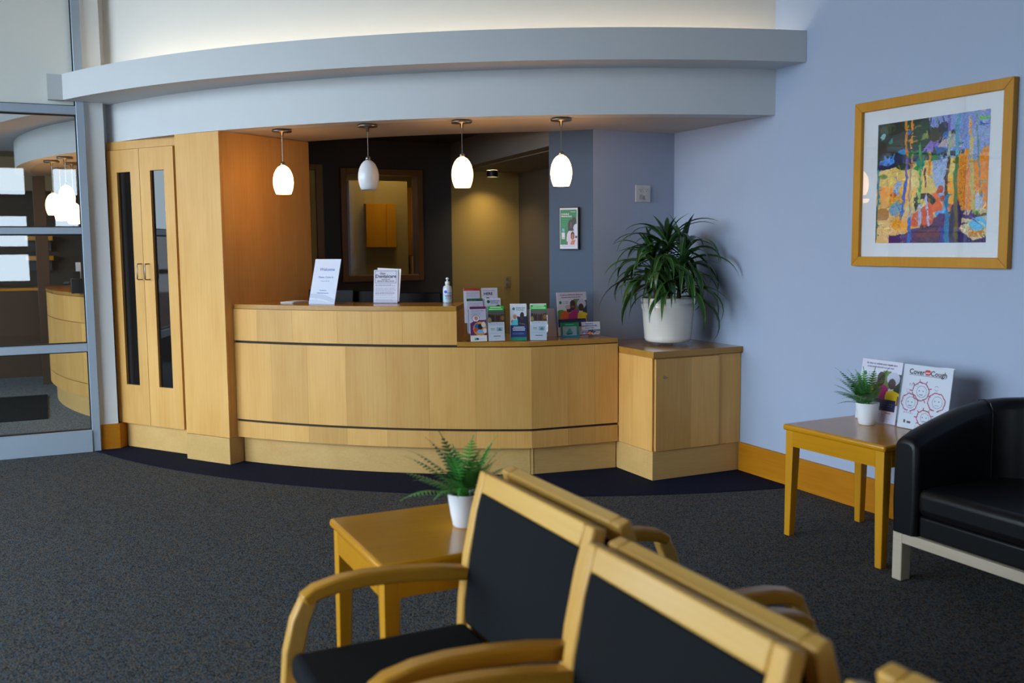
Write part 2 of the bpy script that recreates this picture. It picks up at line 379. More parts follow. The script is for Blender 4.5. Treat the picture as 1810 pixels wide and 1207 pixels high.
wall_xz(12.9, 13.1, -5.2, 4.15, 0, CEIL, [], 'wall_far', plain('olive_brown_paint', (.17, .13, .07), .7))

# pier between the glazed screen and the cabinet
struct(build(MB().prism([(.312, 7.536), (.432, 7.536), (.438, 7.65), (.60, 7.80), (.312, 7.80)], 0, CEIL), 'wall_pier', plain('front_lit_pier_white', (.80, .81, .82), .7, var=.02)))  # white paint made lighter, standing in for daylight from the front
struct(build(MB().prism([(.312, 7.522), (.440, 7.522), (.52, 7.628), (.50, 7.645), (.434, 7.5355), (.312, 7.5355)], 0, .185), 'baseboard_pier', M_base))
# partition between reception office and the neighbouring room
struct(build(MB().box(1.28, 1.40, 7.3, 12.9, 0, CEIL), 'wall_partition', M_khaki))
struct(build(MB().box(.6, 1.40, 7.75, 7.87, 0, CEIL), 'wall_partition_return', M_khaki))
# recess by the plant and the angled pier
struct(build(MB().prism([(XW, 5.65), (3.3155, 5.651), (3.38, 5.72), (3.36, 5.79), (XW, 5.79)], 0, 2.35), 'wall_alcove', M_wall))
struct(build(MB().prism([(3.315, 5.651), (3.103, 5.872), (3.19, 5.96), (3.36, 5.79), (3.38, 5.72)], 0, 2.35), 'wall_angled_pier', plain('slate_blue_pier', (.062, .10, .165), .7, var=.02)))  # base colour set darker and bluer than the alcove wall
# reception office behind the counter
wall_xz(8.1, 8.2, 1.40, 3.297, 0, 2.36, [(2.33, 2.97, 1.19, 2.06)], 'wall_office', M_char)
struct(build(MB().box(3.297, XW, 8.1, 8.2, 0, 2.36), 'wall_khaki', M_khaki))
struct(build(MB().prism([(1.28, 6.9), (3.1, 5.8), (XW, 5.8), (XW, 8.2), (1.28, 8.2)], 2.347, 2.44), 'ceiling_office', M_char))
struct(build(MB().prism([(3.103, 5.872), (3.215, 5.95), (3.40, 8.1), (3.297, 8.1)], 2.11, 2.347), 'trim_header', plain('header_paint', (.19, .17, .15), .7)))
struct(build(MB().prism([(3.23, 5.96), (3.36, 5.79), (XW, 5.79), (XW, 8.1), (3.40, 8.1)], 2.104, 2.16), 'ceiling_nook', plain('nook_ceiling_paint', (.25, .22, .17), .7)))
# soffit over the counter, its light shelf and the wall above
SC, SR = (5.219, 9.605), 5.126
aR, aL = 255.9, 201.4
arc = lambda c, r, a0, a1, n: [(c[0]+r*math.cos(R(a)), c[1]+r*math.sin(R(a))) for a in np.linspace(a0, a1, n)]
M_sunder = plain('soffit_underside_paint', (.55, .50, .45), .7, var=.02)
struct(build(MB().prism(arc(SC, SR-.128, aR, aL, 48)+arc(SC, 4.291, 213.0, 240.4, 30)+[(3.315, 5.66), (3.968, 5.66)], 2.205, 2.30), 'soffit_underside', M_sunder))
struct(build(MB().ring(SC, SR-.13, SR+.012, aL-.6, aR, 2.203, 2.478, 64), 'wall_soffit', M_white))
struct(build(MB().ring(SC, SR-.13, SR, aL-.6, aR, 2.478, CEIL, 64), 'wall_upper', M_upper))
HC, HR = (5.213, 9.745), 5.52
hs_ = thing('light_shelf', 'long curved white light shelf projecting above the reception soffit', 'light shelf', (2.0, 5.2, 2.469))
build(MB().ring(HC, HR-.36, HR, 204.1, 256.9, 2.469, 2.50, 72), 'shelf_board', M_white, hs_)
build(MB().ring(HC, HR-.03, HR, 204.1, 256.9, 2.50, 2.643, 72), 'front_lip', M_white, hs_)
p0 = Vector((HC[0]+HR*math.cos(R(204.1)), HC[1]+HR*math.sin(R(204.1)), 0))
build(MB().box(p0.x-.09, p0.x+.01, p0.y-.01, p0.y+.04, 2.468, 2.64), 'end_cap', M_white, hs_)
tb = thing('cove_light', 'warm tube light hidden in the trough of the curved shelf', 'light', (2.0, 5.2, 2.51))
build(MB().tube([(*p, 2.53) for p in arc(HC, HR-.17, 207, 256.2, 50)], .014, 8), 'tube', M_cove, tb)

# glazed screen at the left
sw = bpy.data.objects.new('window_1', None); COL.objects.link(sw); sw.location = (-.5, 7.55, 0); struct(sw)
for x in (.255, -1.25, -2.75, -4.25): build(MB().box(x, x+.055, 7.50, 7.60, 0, CEIL), 'mullion', M_alu, sw, bevel=.003)
for z0, z1, d in ((0, .155, .06), (.723, .780, .05), (1.552, 1.600, .05), (2.376, 2.435, .05)):
    build(MB().box(-5, .255, 7.55-d, 7.55+d, z0, z1), 'transom', M_alu, sw, bevel=.003)
for i, x in enumerate((-1.25, -2.75, -4.25, -5.0)):
    xr = (.255, -1.25, -2.75, -4.25)[i]; xl = x+(.055 if x > -5 else 0)
    for z0, z1, mt in ((.155, .723, M_glass), (.78, 1.552, M_glass), (1.60, 2.376, M_glass), (2.435, CEIL, M_frost)):
        p = build(MB().box(xl, xr, 7.547, 7.553, z0, z1), 'pane', mt, sw)
        g = MB()
        for (a0, a1, c0, c1) in ((xl, xl+.008, z0, z1), (xr-.008, xr, z0, z1), (xl, xr, z0, z0+.008), (xl, xr, z1-.008, z1)): g.box(a0, a1, 7.535, 7.565, c0, c1)
        build(g, 'gasket', M_gasket, p)

# interior window of the office, with its timber frame and the store room behind it
w2 = bpy.data.objects.new('window_2', None); COL.objects.link(w2); w2.location = (2.65, 8.1, 1.14); struct(w2)
for n_, a in (('jamb', (2.284, 2.335, 1.147, 2.106)), ('jamb', (2.965, 3.015, 1.147, 2.106)), ('head', (2.335, 2.965, 2.055, 2.106)), ('sill', (2.335, 2.965, 1.147, 1.20))):
    build(MB().box(a[0], a[1], 8.06, 8.21, a[2], a[3]), n_, M_trimw, w2, bevel=.004)
build(MB().box(2.335, 2.965, 8.148, 8.153, 1.20, 2.055), 'pane', M_glass, w2)
d1 = bpy.data.objects.new('door_1', None); COL.objects.link(d1); d1.location = (1.8, 8.09, 0); struct(d1)
build(MB().box(1.55, 2.07, 8.07, 8.098, 0, 2.08), 'door_leaf', M_khaki, d1)
build(MB().box(2.07, 2.13, 8.05, 8.098, 0, 2.13).box(1.49, 1.55, 8.05, 8.098, 0, 2.13).box(1.55, 2.07, 8.05, 8.098, 2.08, 2.13), 'door_frame', M_trimw, d1, bevel=.003)
struct(build(MB().box(1.40, 4.15, 10.6, 10.7, 0, 2.6), 'wall_store', M_khaki))
struct(build(MB().box(1.40, 4.15, 8.2, 10.7, 2.5, 2.6), 'ceiling_store', M_white))

# ================================================================ TALL CABINET
U = Vector((.566, -.8245)); N = Vector((-.8245, -.566)); O = Vector((.83, 6.925))
def sp(s, n): p = O+U*s+N*n; return (p.x, p.y)
def sbox(mb, s0, s1, n0, n1, z0, z1): return mb.prism([sp(s0, n0), sp(s1, n0), sp(s1, n1), sp(s0, n1)], z0, z1)
tc_ = thing('tall_cabinet', 'tall maple cupboard with two narrow smoked-glass doors beside the counter', 'cabinet', (*sp(-.2, -.4), 0))
build(sbox(MB(), -.785, .0, -.84, -.085, .183, 2.202), 'carcass', M_maple, tc_)
build(sbox(MB(), .0, .41, -.02, 0, .183, 2.202), 'side_column_front', M_maple, tc_, bevel=.0015)
build(sbox(MB(), .385, .41, -.86, -.021, .183, 2.202), 'side_panel', M_maple, tc_)
build(sbox(MB(), .0, .41, -.86, .003, 0, .181), 'base', M_mapleh, tc_, bevel=.002)
build(sbox(MB(), -.80, .0, -.5, -.10, 0, .183), 'toe_kick', M_mapleh, tc_)
build(sbox(MB(), -.785, -.002, -.085, -.075, 2.145, 2.202), 'top_rail', M_maple, tc_)
for s0, s1, hs in ((-.773, -.4335, -.452), (-.4295, -.09, -.372)):
    g0, g1, z0, z1 = s0+.105, s0+.245, .47, 1.985
    d = MB()
    for a in ((s0, g0, .186, 2.14), (g1, s1, .186, 2.14), (g0, g1, .186, z0), (g0, g1, z1, 2.14)): sbox(d, a[0], a[1], -.082, -.06, a[2], a[3])
    dr = build(d, 'door', M_maple, tc_)
    build(sbox(MB(), g0, g1, -.081, -.077, z0, z1), 'pane', M_cabglass, dr)
    q = [Vector((*sp(hs, n_), z_)) for n_, z_ in ((-.06, 1.34), (-.020, 1.34), (-.020, 1.23), (-.06, 1.23))]
    build(MB().tube([q[0], q[0].lerp(q[1], .85), q[1].lerp(q[2], .05), q[1].lerp(q[2], .95), q[3].lerp(q[2], .85), q[3]], .0045, 8), 'handle', M_nickel, dr, smooth=True)

# ================================================================ RECEPTION DESK
DC = (4.516, 9.21); RP, RK = 4.263, 4.212
AL, AH, AC = 217.2, 238.55, 244.78      # left end, end of the high counter, corner
def dp(r, a): return (DC[0]+r*math.cos(R(a)), DC[1]+r*math.sin(R(a)))
desk = thing('reception_desk', 'long curved maple reception desk with a raised counter', 'desk', (2.0, 6.1, 0))
CP = dp(RP, AC); EP = (3.292, 5.292)
us = (Vector(EP)-Vector(CP)).normalized(); ns = Vector((us.y, -us.x))   # straight wing, outward normal
def wp(t, d): q = Vector(CP)+us*t+ns*d; return (q.x, q.y)
LW = (Vector(EP)-Vector(CP)).length
AB = 217.6
body = MB().ring(DC, 3.90, RP-.02, AB, AC, .18, .82, 40).ring(DC, 3.90, RP-.02, AB, AH, .82, .834, 40).ring(DC, 3.90, RP-.012, AB, AH, .834, 1.045, 40)
build(body, 'body', M_maple, desk)
build(MB().prism([wp(0, -.022), wp(LW-.004, -.022), wp(LW-.004, -.30), wp(0, -.30)], .18, .82), 'wing_body', M_maple, desk)
build(MB().ring(DC, RP-.024, RP-.0135, AL, AC, .285, .305, 40).ring(DC, RP-.024, RP-.0135, AL, AC, .8145, .8335, 40).prism([wp(0, -.0135), wp(LW-.004, -.0135), wp(LW-.004, -.021), wp(0, -.021)], .285, .305).prism([wp(0, -.0135), wp(LW-.004, -.0135), wp(LW-.004, -.021), wp(0, -.021)], .8145, .8225), 'shadow_gap', M_back, desk)
build(MB().ring(DC, 4.0, RK, AB-.2, AC+.1, 0, .18, 40).prism([wp(0, -.05), wp(LW-.004, -.03), wp(LW-.004, -.25), wp(0, -.25)], 0, .18), 'toe_kick', M_mapleh, desk)
def leaves(a_list, z0, z1):
    for a0, a1 in zip(a_list[:-1], a_list[1:]):
        build(MB().ring(DC, RP-.015, RP, a0+.006, a1-.006, z0, z1, 8), 'veneer_panel', M_maple, desk)
main = [AL, 221.3, 225.0, 228.7, 232.4, 236.1, 240.1, AC]
leaves(main, .304, .8175); leaves(main, .182, .289)
leaves([AL, 219.9, 223.6, 228.0, 231.2, 233.9, 238.55], .834, 1.043)
for t0, t1 in ((0, .245), (.245, .43), (.43, LW-.003)):
    for z0, z1 in ((.304, .8175), (.182, .289)):
        build(MB().prism([wp(t0+.0006, 0), wp(t1-.0006, 0), wp(t1-.0006, -.015), wp(t0+.0006, -.015)], z0, z1), 'veneer_panel', M_maple, desk)
build(MB().ring(DC, 3.86, RP+.004, AB-.2, AH, 1.045, 1.075, 48), 'high_counter', M_maplex, desk, bevel=.002)
lowp = [dp(RP+.004, a) for a in np.linspace(AH+.02, AC, 10)]+[wp(LW-.003, .004), (3.292, 5.655), (3.095, 5.865)]+[dp(3.72, a) for a in np.linspace(AC-1, AH+.02, 6)]
build(MB().prism(lowp, .823, .853), 'low_counter', M_maplex, desk, bevel=.002)
build(MB().ring(DC, 3.25, 3.895, 222.5, 243, .71, .74, 30), 'work_surface', M_maplex, desk)

# ================================================================ PLANT CABINET
lc = thing('low_cabinet', 'low maple corner cabinet under the big potted plant', 'cabinet', (3.63, 5.27, 0))
X0, X1, Y0, Y1 = 3.299, XW-.003, 4.908, 5.645
build(MB().box(X0, X1, Y0, Y1, 0, .18), 'base', M_mapleh, lc, bevel=.002)
build(MB().box(X0+.006, X1, Y0+.008, Y1, .18, .762), 'body', M_maple, lc)
for x0, x1 in ((3.312, 3.395), (3.395, 3.575), (3.575, 3.785)):
    dr = build(MB().box(x0, x1, Y0-.014, Y0+.006, .186, .752), 'door' if x0 < 3.32 else 'door_veneer', M_maple, lc)
    if x0 < 3.32:
        k = build(MB().lathe([(0, 0), (.008, 0), (.009, .003), (.006, .006), (0, .006)], n=16), 'lock', M_nickel, dr, world=False)
        k.rotation_euler = (R(90), 0, 0); k.location = Vector((3.373, Y0-.014, .64))-wloc(lc)
build(MB().box(3.789, X1, Y0-.004, Y0+.008, .182, .757), 'filler', M_maple, lc)
for y0, y1 in ((4.912, 5.12), (5.12, 5.31)): build(MB().box(X0-.002, X0+.006, y0, y1, .184, .757), 'side_veneer', M_maple, lc)
build(MB().prism([(3.286, 4.885), (X1, 4.885), (X1, Y1), (3.300, Y1), (3.300, 5.28), (3.288, 5.28)], .762, .80), 'top', M_maplex, lc, bevel=.002)

# ================================================================ BIG PLANT
pl = thing('potted_dracaena', 'large dracaena in a cream ceramic pot on the corner cabinet', 'plant', (3.625, 5.225, .80))
px_, py_ = 3.625, 5.225
build(MB().lathe([(.0, .012), (.11, .012), (.155, .012), (.163, .012), (.165, .016), (.163, .020)], (px_, py_, .80), 32), 'saucer', M_acryl, pl, smooth=True)
for k in range(4): a = k*1.57+.5; build(MB().lathe([(0, 0), (.010, 0), (.010, .013), (0, .013)], (px_+.12*math.cos(a), py_+.12*math.sin(a), .80), 10), 'saucer_foot', M_acryl, pl)
build(MB().lathe([(0, .02), (.125, .02), (.143, .026), (.152, .045), (.150, .055), (.153, .07), (.166, .23), (.172, .24), (.172, .258), (.165, .266), (.164, .272), (.174, .28), (.176, .295), (.170, .305), (.160, .303), (.155, .27), (.0, .262)], (px_, py_, .80), 40), 'pot', M_ceram, pl, smooth=True)
build(MB().lathe([(0, .270), (.154, .272), (.15, .264), (0, .262)], (px_, py_, .80), 24), 'soil', M_soil, pl)
def leaf_mesh(base, az, elev, L, wd, droop, roll=0):
    mb = MB(); n = 10; uv = []; p = Vector(base); e = elev; h = Vector((math.cos(az), math.sin(az), 0)); side = Vector((-math.sin(az), math.cos(az), 0))
    for i in range(n+1):
        t = i/n; d = h*math.cos(e)+Vector((0, 0, 1))*math.sin(e); up = -h*math.sin(e)+Vector((0, 0, 1))*math.cos(e)
        wv = wd*(.30+.70*min(1, t/.35)**.7) if t < .35 else wd*max(.03, 1-((t-.35)/.65)**1.7)
        sd = side*math.cos(roll)+up*math.sin(roll)
        for q in (-1, -.5, 0, .5, 1): mb.v.append(p+sd*q*wv*.5+up*abs(q)*wv*.14); uv.append((q*.5+.5, t))
        p = p+d*(L/n); e -= droop/n*(1+1.2*t)
    for i in range(n):
        for k in range(4): a = i*5+k; mb.f.append((a, a+1, a+6, a+5))
    mb.uv = uv; return mb
crowns = [((-.02, -.01), 1.47), ((-.10, .04), 1.36), ((.085, -.05), 1.42), ((.0, .08), 1.30), ((.03, -.10), 1.25), ((-.05, -.08), 1.20)]
st = MB()
for (dx, dy), zt in crowns: st.tube([(px_+dx*.7, py_+dy*.7, 1.06), (px_+dx, py_+dy, zt)], .011, 7)
build(st, 'stem', M_stem, pl)
def fits(mb):
    return all(q[0] < XW-.012 and q[1] < 5.64 and q[2] > .83 for q in mb.v)
def not_pot(mb):
    return all(not (q[2] < 1.11 and math.hypot(q[0]-px_, q[1]-py_) < .18) for q in mb.v)
cnt = 0
for ci, ((dx, dy), zt) in enumerate(crowns):
    nl = (32, 30, 30, 24, 30, 30)[ci]
    for k in range(nl):
        for tr in range(12):
            t = k/nl; az = k*2.399+ci*1.1+rnd.uniform(-.25, .25)+tr*.5
            el = R(74-80*t)+rnd.uniform(-.22, .22); L = rnd.uniform(.32, .47)*(1 if t > .1 else .6)*(1 if tr < 6 else .75)
            mb = leaf_mesh((px_+dx, py_+dy, zt-.17*t), az, el, L, rnd.uniform(.038, .050), rnd.uniform(1.0, 1.9) if t > .12 else rnd.uniform(.3, .8), rnd.uniform(-.4, .4))
            if fits(mb) and not_pot(mb): build(mb, 'leaf', M_drac, pl, smooth=True, fix=False); cnt += 1; break

# ================================================================ PENDANTS
def pendant(x, y, ztop, lit, label, group, z0=1.80):
    t = thing('pendant_light', label, 'pendant lamp', (x, y, z0), group)
    build(MB().lathe([(0, -.002), (.052, -.002), (.063, -.006), (.064, -.014), (.060, -.018), (.012, -.020), (.009, -.045), (0, -.047)], (x, y, ztop), 28), 'canopy', M_nickel, t, smooth=True)
    build(MB().tube([(x, y, ztop-.04), (x, y, z0+.2)], .0028, 6), 'cord', M_nickel, t)
    build(MB().lathe([(.0, .182), (.016, .182), (.016, .2), (.006, .208), (0, .208)], (x, y, z0), 16), 'socket_cap', M_nickel, t, smooth=True)
    prof = [(.050, 0), (.058, .018), (.066, .045), (.0695, .075), (.068, .105), (.061, .135), (.048, .162), (.032, .180), (.018, .188)]
    prof = [(r*.94, z*.97) for r, z in prof]; prof = [(r-.003, z) for r, z in prof[::-1]]+prof
    build(MB().lathe(prof, (x, y, z0), 32, cap=False), 'shade', M_lit if lit else M_opal, t, smooth=True)
    return t
G = 'pendant lamps above the reception counter'
pendant(1.428, 6.385, 2.203, 1, 'lit egg-shaped pendant lamp nearest the tall maple cabinet', G, 1.79)
pendant(1.857, 5.925, 2.203, 0, 'unlit white pendant lamp, second from the tall cabinet', G)
pendant(2.325, 5.528, 2.203, 1, 'lit pendant lamp in front of the khaki wall, third from the cabinet', G)
pendant(2.836, 5.21, 2.203, 1, 'lit pendant lamp closest to the green poster and plant', G)

# ================================================================ BOARDS, SIGNS AND LEAFLETS
def sheet_thing(name, label, cat, p0, u2, w, h, lean, canvas, t=.003, mat=None, group=None, board='board'):
    u, v, n = basis(u2, lean); p0 = Vector(p0)
    th = thing(name, label, cat, p0+u*w/2, group)
    build(MB().obox(p0, u, v, n, w, h, t), board, mat or M_paper, th)
    if canvas: canvas.sheet(th, p0, u, v, w, h)
    return th, p0, u, v, n
ZH, ZL = 1.0755, .8535
# welcome sign
c = Canvas(60, 84, (196, 206, 226))
Xg, Yg = c.X, c.Y
c._p((Yg < .23-.10*(Xg-.2)**2*2) & (Yg > .13-.12*(Xg)**2), (172, 184, 208)); c._p((Yg < .10-.10*Xg**2*.9), (176, 188, 210))
th, p, u, v, n = sheet_thing('welcome_sign', 'white slanted welcome sign standing on the raised counter', 'sign', (1.563, 6.357, ZH), (.625, -.78), .205, .305, 17, c, .004)
for s_, y_, z_ in (('Welcome', .225, .030), ('Please, Come In.', .176, .018)): text(s_, th, 'lettering', p+u*.108+v*y_, u, v, z_, M_inkb, shear=.1)
for s_, y_, z_ in (('Dentalcare', .088, .0125), ('Adult Dental Specialty', .071, .0105)): text(s_, th, 'lettering', p+u*.10+v*y_, u, v, z_, M_inkb)
c2 = Canvas(40, 1, (150, 168, 205))
text('Check in at the desk', th, 'lettering', p+u*.105+v*.153, u, v, .0085, M_inkb)
build(MB().obox(p-n*.004+Vector((0,0,.003)), u, Vector((-n.x, -n.y, 0)).normalized(), Vector((0, 0, 1)), .205, .075, .003), 'easel_foot', M_acryl, th)
# flat leaflets near the cabinet
lf = thing('leaflet', 'few pale leaflets lying flat on the counter beside the welcome sign', 'leaflet', (1.50, 6.52, ZH))
for k in range(3):
    a = R(-52+k*5); uu = Vector((math.cos(a), math.sin(a), 0)); vv = Vector((-uu.y, uu.x, 0))
    build(MB().obox(Vector((1.415, 6.53, ZH+.003*(k+1))), uu, vv, Vector((0, 0, 1)), .10, .20, .0024), 'sheet', M_paper if k != 1 else M_greyp, lf)
# privacy notice in acrylic pocket
c = Canvas(52, 74, (205, 208, 226))
for q in (((.06, .60), (.94, .60)), ((.06, .965), (.94, .965)), ((.06, .60), (.06, .965)), ((.94, .60), (.94, .965))): c.line(q, .018, (110, 112, 160))
c.bars(.08, .92, [.55, .52], (90, 90, 130), .8, 2); c.bars(.08, .92, [.45, .425, .40, .375, .35], (150, 152, 180), .8, 3); c.bars(.08, .92, [.31, .285, .26], (150, 152, 180), .8, 4); c.bars(.08, .9, [.22, .17, .12, .09, .06], (150, 160, 185), .8, 5)
th, p, u, v, n = sheet_thing('privacy_notice', 'white printed privacy notice sheets standing upright in a clear pocket on the counter', 'notice', (1.950, 6.178, ZH+.002), (.83, -.557), .163, .218, 8, c, .002, board='front_sheet')
text('Dentalcare', th, 'lettering', p+u*.0815+v*.166, u, v, .030, M_ink, sx=1.05)
text('Glen', th, 'lettering', p+u*.06+v*.187, u, v, .020, M_ink)
text('NOTICE OF', th, 'lettering', p+u*.0815+v*.151, u, v, .011, M_inkk); text('PRIVACY PRACTICES', th, 'lettering', p+u*.0815+v*.139, u, v, .0115, M_inkk, sx=1.1)
a = R(-3); u_ = (u*math.cos(a)+v*math.sin(a)); v_ = (v*math.cos(a)-u*math.sin(a))
build(MB().obox(p-n*.006+u*.012+v*.018, u_, v_, n, .16, .215, .004), 'rear_sheet', M_paper, th)
ah = thing('leaflet_pocket', 'clear acrylic pocket holding the privacy notice on the counter', 'holder', p+u*.08)
build(MB().obox(p-n*.012-u*.018, u, v, n, .195, .13, .002), 'back_plate', M_acryl, ah)
build(MB().obox(p+n*.006-u*.018, u, v, n, .195, .018, .002).obox(p-u*.018+n*.006, n*-1, v, u*-1, .018, .11, .002), 'front_lip', M_acryl, ah)
# sanitizer bottle
sb = thing('sanitizer_bottle', 'pump bottle of hand sanitizer at the end of the raised counter', 'bottle', (2.387, 5.955, ZH))
bc = (2.387, 5.955, ZH)
build(MB().lathe([(0, 0), (.027, 0), (.030, .004), (.030, .095), (.026, .108), (.014, .114), (.012, .118), (0, .118)], bc, 24), 'bottle_body', M_soap, sb, smooth=True)
lb = MB(); uvs = []
c = Canvas(40, 40, (160, 205, 228)); c.rect(0, .62, 1, 1, (205, 215, 235)); c.ell(.33, .78, .14, .12, (20, 70, 190)); c.rect(.45, .66, 1, .72, (70, 170, 200)); c.rect(.25, .48, .95, .53, (190, 60, 90)); c.rect(.28, .40, .9, .44, (40, 90, 180)); c.rect(.3, .28, .95, .33, (200, 40, 60)); c.bars(.3, .9, [.2, .14], (90, 130, 180), .8, 4)
ob = c.sheet(sb, (0, 0, 0), (1, 0, 0), (0, 0, 1), 1, 1, name='label', lift=0)
vd = Vector((-bc[0], -bc[1], 0)).normalized(); a0 = math.atan2(vd.y, vd.x)
for vv in ob.data.vertices:
    wq = vv.co+wloc(sb); ang = a0+R(-75)+R(150)*wq.x; vv.co = Vector((bc[0]+.0305*math.cos(ang), bc[1]+.0305*math.sin(ang), bc[2]+.008+.082*wq.z))-wloc(sb)
build(MB().lathe([(0, .118), (.015, .118), (.015, .138), (.008, .140), (.006, .141), (.006, .152), (.010, .153), (.011, .160), (.004, .166), (0, .166)], bc, 18), 'pump_cap', M_pot, sb, smooth=True)
q = Vector(bc)+Vector((0, 0, .158)); build(MB().tube([q, q+vd*.02, q+vd*.026+Vector((0, 0, -.003))], .004, 8), 'nozzle', M_pot, sb, smooth=True)

# ---- leaflets
def c_purple():
    c = Canvas(36, 80, (205, 205, 222)); c.rect(0, .93, 1, 1, (104, 36, 88)); c.bars(.1, .9, [.88], (110, 60, 110), .8, 1); c.bars(.1, .7, [.84, .81, .78], (150, 140, 170), .8, 2)
    c.poly([(0, .18), (0, .52), (.3, .6), (1, .62), (1, .18)], (104, 36, 88)); c.ell(.6, .36, .42, .2, (214, 150, 70)); c.ell(.45, .42, .2, .09, (40, 90, 150)); c.ell(.62, .42, .16, .08, (30, 24, 28)); c.ell(.82, .48, .14, .08, (225, 205, 200)); c.ell(.35, .33, .14, .06, (190, 80, 40)); c.ell(.6, .28, .18, .06, (110, 170, 220)); c.ell(.9, .3, .12, .07, (225, 215, 225))
    c.ell(.36, .66, .24, .105, (110, 60, 100)); c.ell(.36, .66, .215, .09, (230, 225, 232)); c.ell(.38, .66, .11, .06, (205, 140, 110))
    c.rect(0, 0, 1, .13, (228, 226, 226)); c.ell(.5, .13, .55, .04, (228, 226, 226)); c.ell(.28, .07, .07, .035, (150, 190, 40)); c.ell(.36, .07, .06, .033, (20, 130, 170)); c.ell(.44, .07, .06, .033, (50, 30, 80)); c.bars(.54, .95, [.07], (120, 120, 140), .9, 5); return c
def c_top(col):
    c = Canvas(36, 80, (200, 200, 218)); c.rect(0, .92, 1, 1, col); c.bars(.15, .6, [.94], (220, 200, 200), .7, 3); c.bars(.2, .95, [.86], (170, 90, 110), .8, 1); c.bars(.2, .9, [.81, .77], (150, 150, 180), .8, 2); return c
def c_green():
    c = Canvas(40, 88, (196, 206, 220)); c.rect(0, .86, 1, 1, (26, 180, 40)); c.rect(.15, .95, .85, .975, (225, 240, 225)); c.rect(.08, .9, .92, .925, (225, 240, 225))
    c.rect(0, .53, 1, .86, (44, 40, 34)); c.rect(0, .76, 1, .86, (84, 92, 90))
    for k, x in enumerate((.2, .32, .44, .54, .64, .76)): c.rect(x-.035, .56, x+.045, .72, [(60, 30, 34), (30, 26, 36), (90, 50, 40)][k % 3]); c.ell(x, .745, .035, .025, (120, 80, 60))
    c.ell(.1, .6, .1, .08, (140, 120, 80)); c.ell(.9, .66, .1, .07, (140, 90, 40)); c.rect(0, .53, 1, .555, (90, 80, 40))
    c.bars(.08, .95, [.5, .475, .45], (130, 140, 165), .7, 1); c.rect(.14, .33, .4, .36, (120, 180, 130)); c.rect(.14, .29, .42, .31, (120, 180, 130)); c.rect(.5, .27, .88, .39, (150, 165, 195)); c.poly([(.58, .29), (.82, .29), (.7, .38)], (10, 130, 120)); c.bars(.1, .9, [.22], (120, 140, 140), .7, 4); c.rect(.3, .125, .75, .15, (90, 110, 120)); c.bars(.35, .7, [.06], (150, 160, 170), .7, 6); return c
def c_couple():
    c = Canvas(44, 92, (205, 216, 228)); c.ell(.2, .885, .08, .04, (20, 70, 110)); c.ell(.2, .875, .07, .03, (20, 140, 130)); 
    c.ell(.72, .70, .13, .095, (52, 36, 36)); c.poly([(.4, .42), (.42, .68), (.6, .66), (1, .68), (1, .42)], (16, 28, 58)); c.ell(.7, .62, .07, .03, (90, 50, 45))
    c.ell(.27, .67, .14, .07, (190, 170, 150)); c.ell(.28, .65, .09, .06, (190, 120, 90)); c.poly([(.05, .42), (.1, .56), (.3, .58), (.46, .6), (.46, .42)], (70, 190, 205)); c.poly([(.03, .55), (.2, .6), (.08, .48)], (180, 120, 90)); c.poly([(.5, .47), (.9, .43), (.9, .46), (.55, .5)], (120, 70, 60))
    c.rect(0, 0, 1, .42, (24, 50, 120)); c.rect(.18, .36, .86, .385, (225, 230, 240)); c.rect(.12, .315, .9, .335, (225, 230, 240)); c.rect(.14, .27, .88, .29, (225, 230, 240)); c.bars(.12, .9, [.215, .19, .165], (130, 160, 210), .8, 3); c.rect(0, 0, 1, .085, (20, 150, 120)); return c
def c_adv():
    c = Canvas(40, 88, (205, 208, 224)); c.ell(.24, .9, .1, .045, (16, 90, 80)); c.bars(.3, .9, [.79], (160, 165, 190), .6, 3); c.ell(.85, .76, .14, .045, (60, 30, 40)); return c
def c_here():
    c = Canvas(40, 88, (208, 206, 222)); c.bars(.08, .9, [.92], (120, 100, 140), .7, 3); c.ell(.38, .68, .13, .05, (44, 20, 30)); c.ell(.75, .66, .11, .045, (60, 30, 40)); return c
# tiered rack: six pockets in two columns
ut, vt, nt = basis((.975, -.22), 0)
T0 = Vector((2.352, 5.503, ZL))
rack = thing('leaflet_rack', 'clear two-column three-tier acrylic leaflet rack on the low counter', 'leaflet rack', T0+ut*.11)
for k, (dn, z0, z1) in enumerate(((0, 0, .10), (.035, .05, .16), (.07, .115, .235))):
    build(MB().obox(T0-nt*dn-ut*.006, ut, vt, nt, .232, .02 if k else .016, .002).__class__().obox(T0-nt*(dn+.021)-ut*.006+vt*(0), ut, vt, nt, .232, z1+.10, .002), 'tier_plate', M_acryl, rack)
build(MB().obox(T0-ut*.008+nt*.004, nt*-1, vt, ut*-1, .10, .20, .002).obox(T0+ut*.226+nt*.004, nt*-1, vt, ut*-1, .10, .20, .002), 'side_plate', M_acryl, rack)
LG = 'leaflets in the tiered rack'
def tier(col, row, cv, name, label, dx=0, lean=9, yaw=0):
    dn = (.0, .035, .07)[row]; dz = (.004, .052, .115)[row]; w_, h_ = (.102, .217)
    u0, v0, n0 = basis((.975+yaw*.1, -.22+yaw), lean)
    p0 = T0+ut*(.004+.114*col+dx-.012*row*(1))-nt*dn+Vector((0, 0, dz))
    return sheet_thing('leaflet', label, 'leaflet', p0, (u0.x, u0.y), w_, h_, lean, cv, .004, group=LG, board='folded_paper')
tier(0, 2, c_top((176, 50, 26)), '', 'leaflet with an orange-red band in the top left pocket of the rack')
tier(0, 1, c_top((20, 84, 52)), '', 'leaflet with a dark green band in the middle left pocket of the rack')
tier(0, 0, c_purple(), '', 'purple and white leaflet in the front left pocket of the rack')
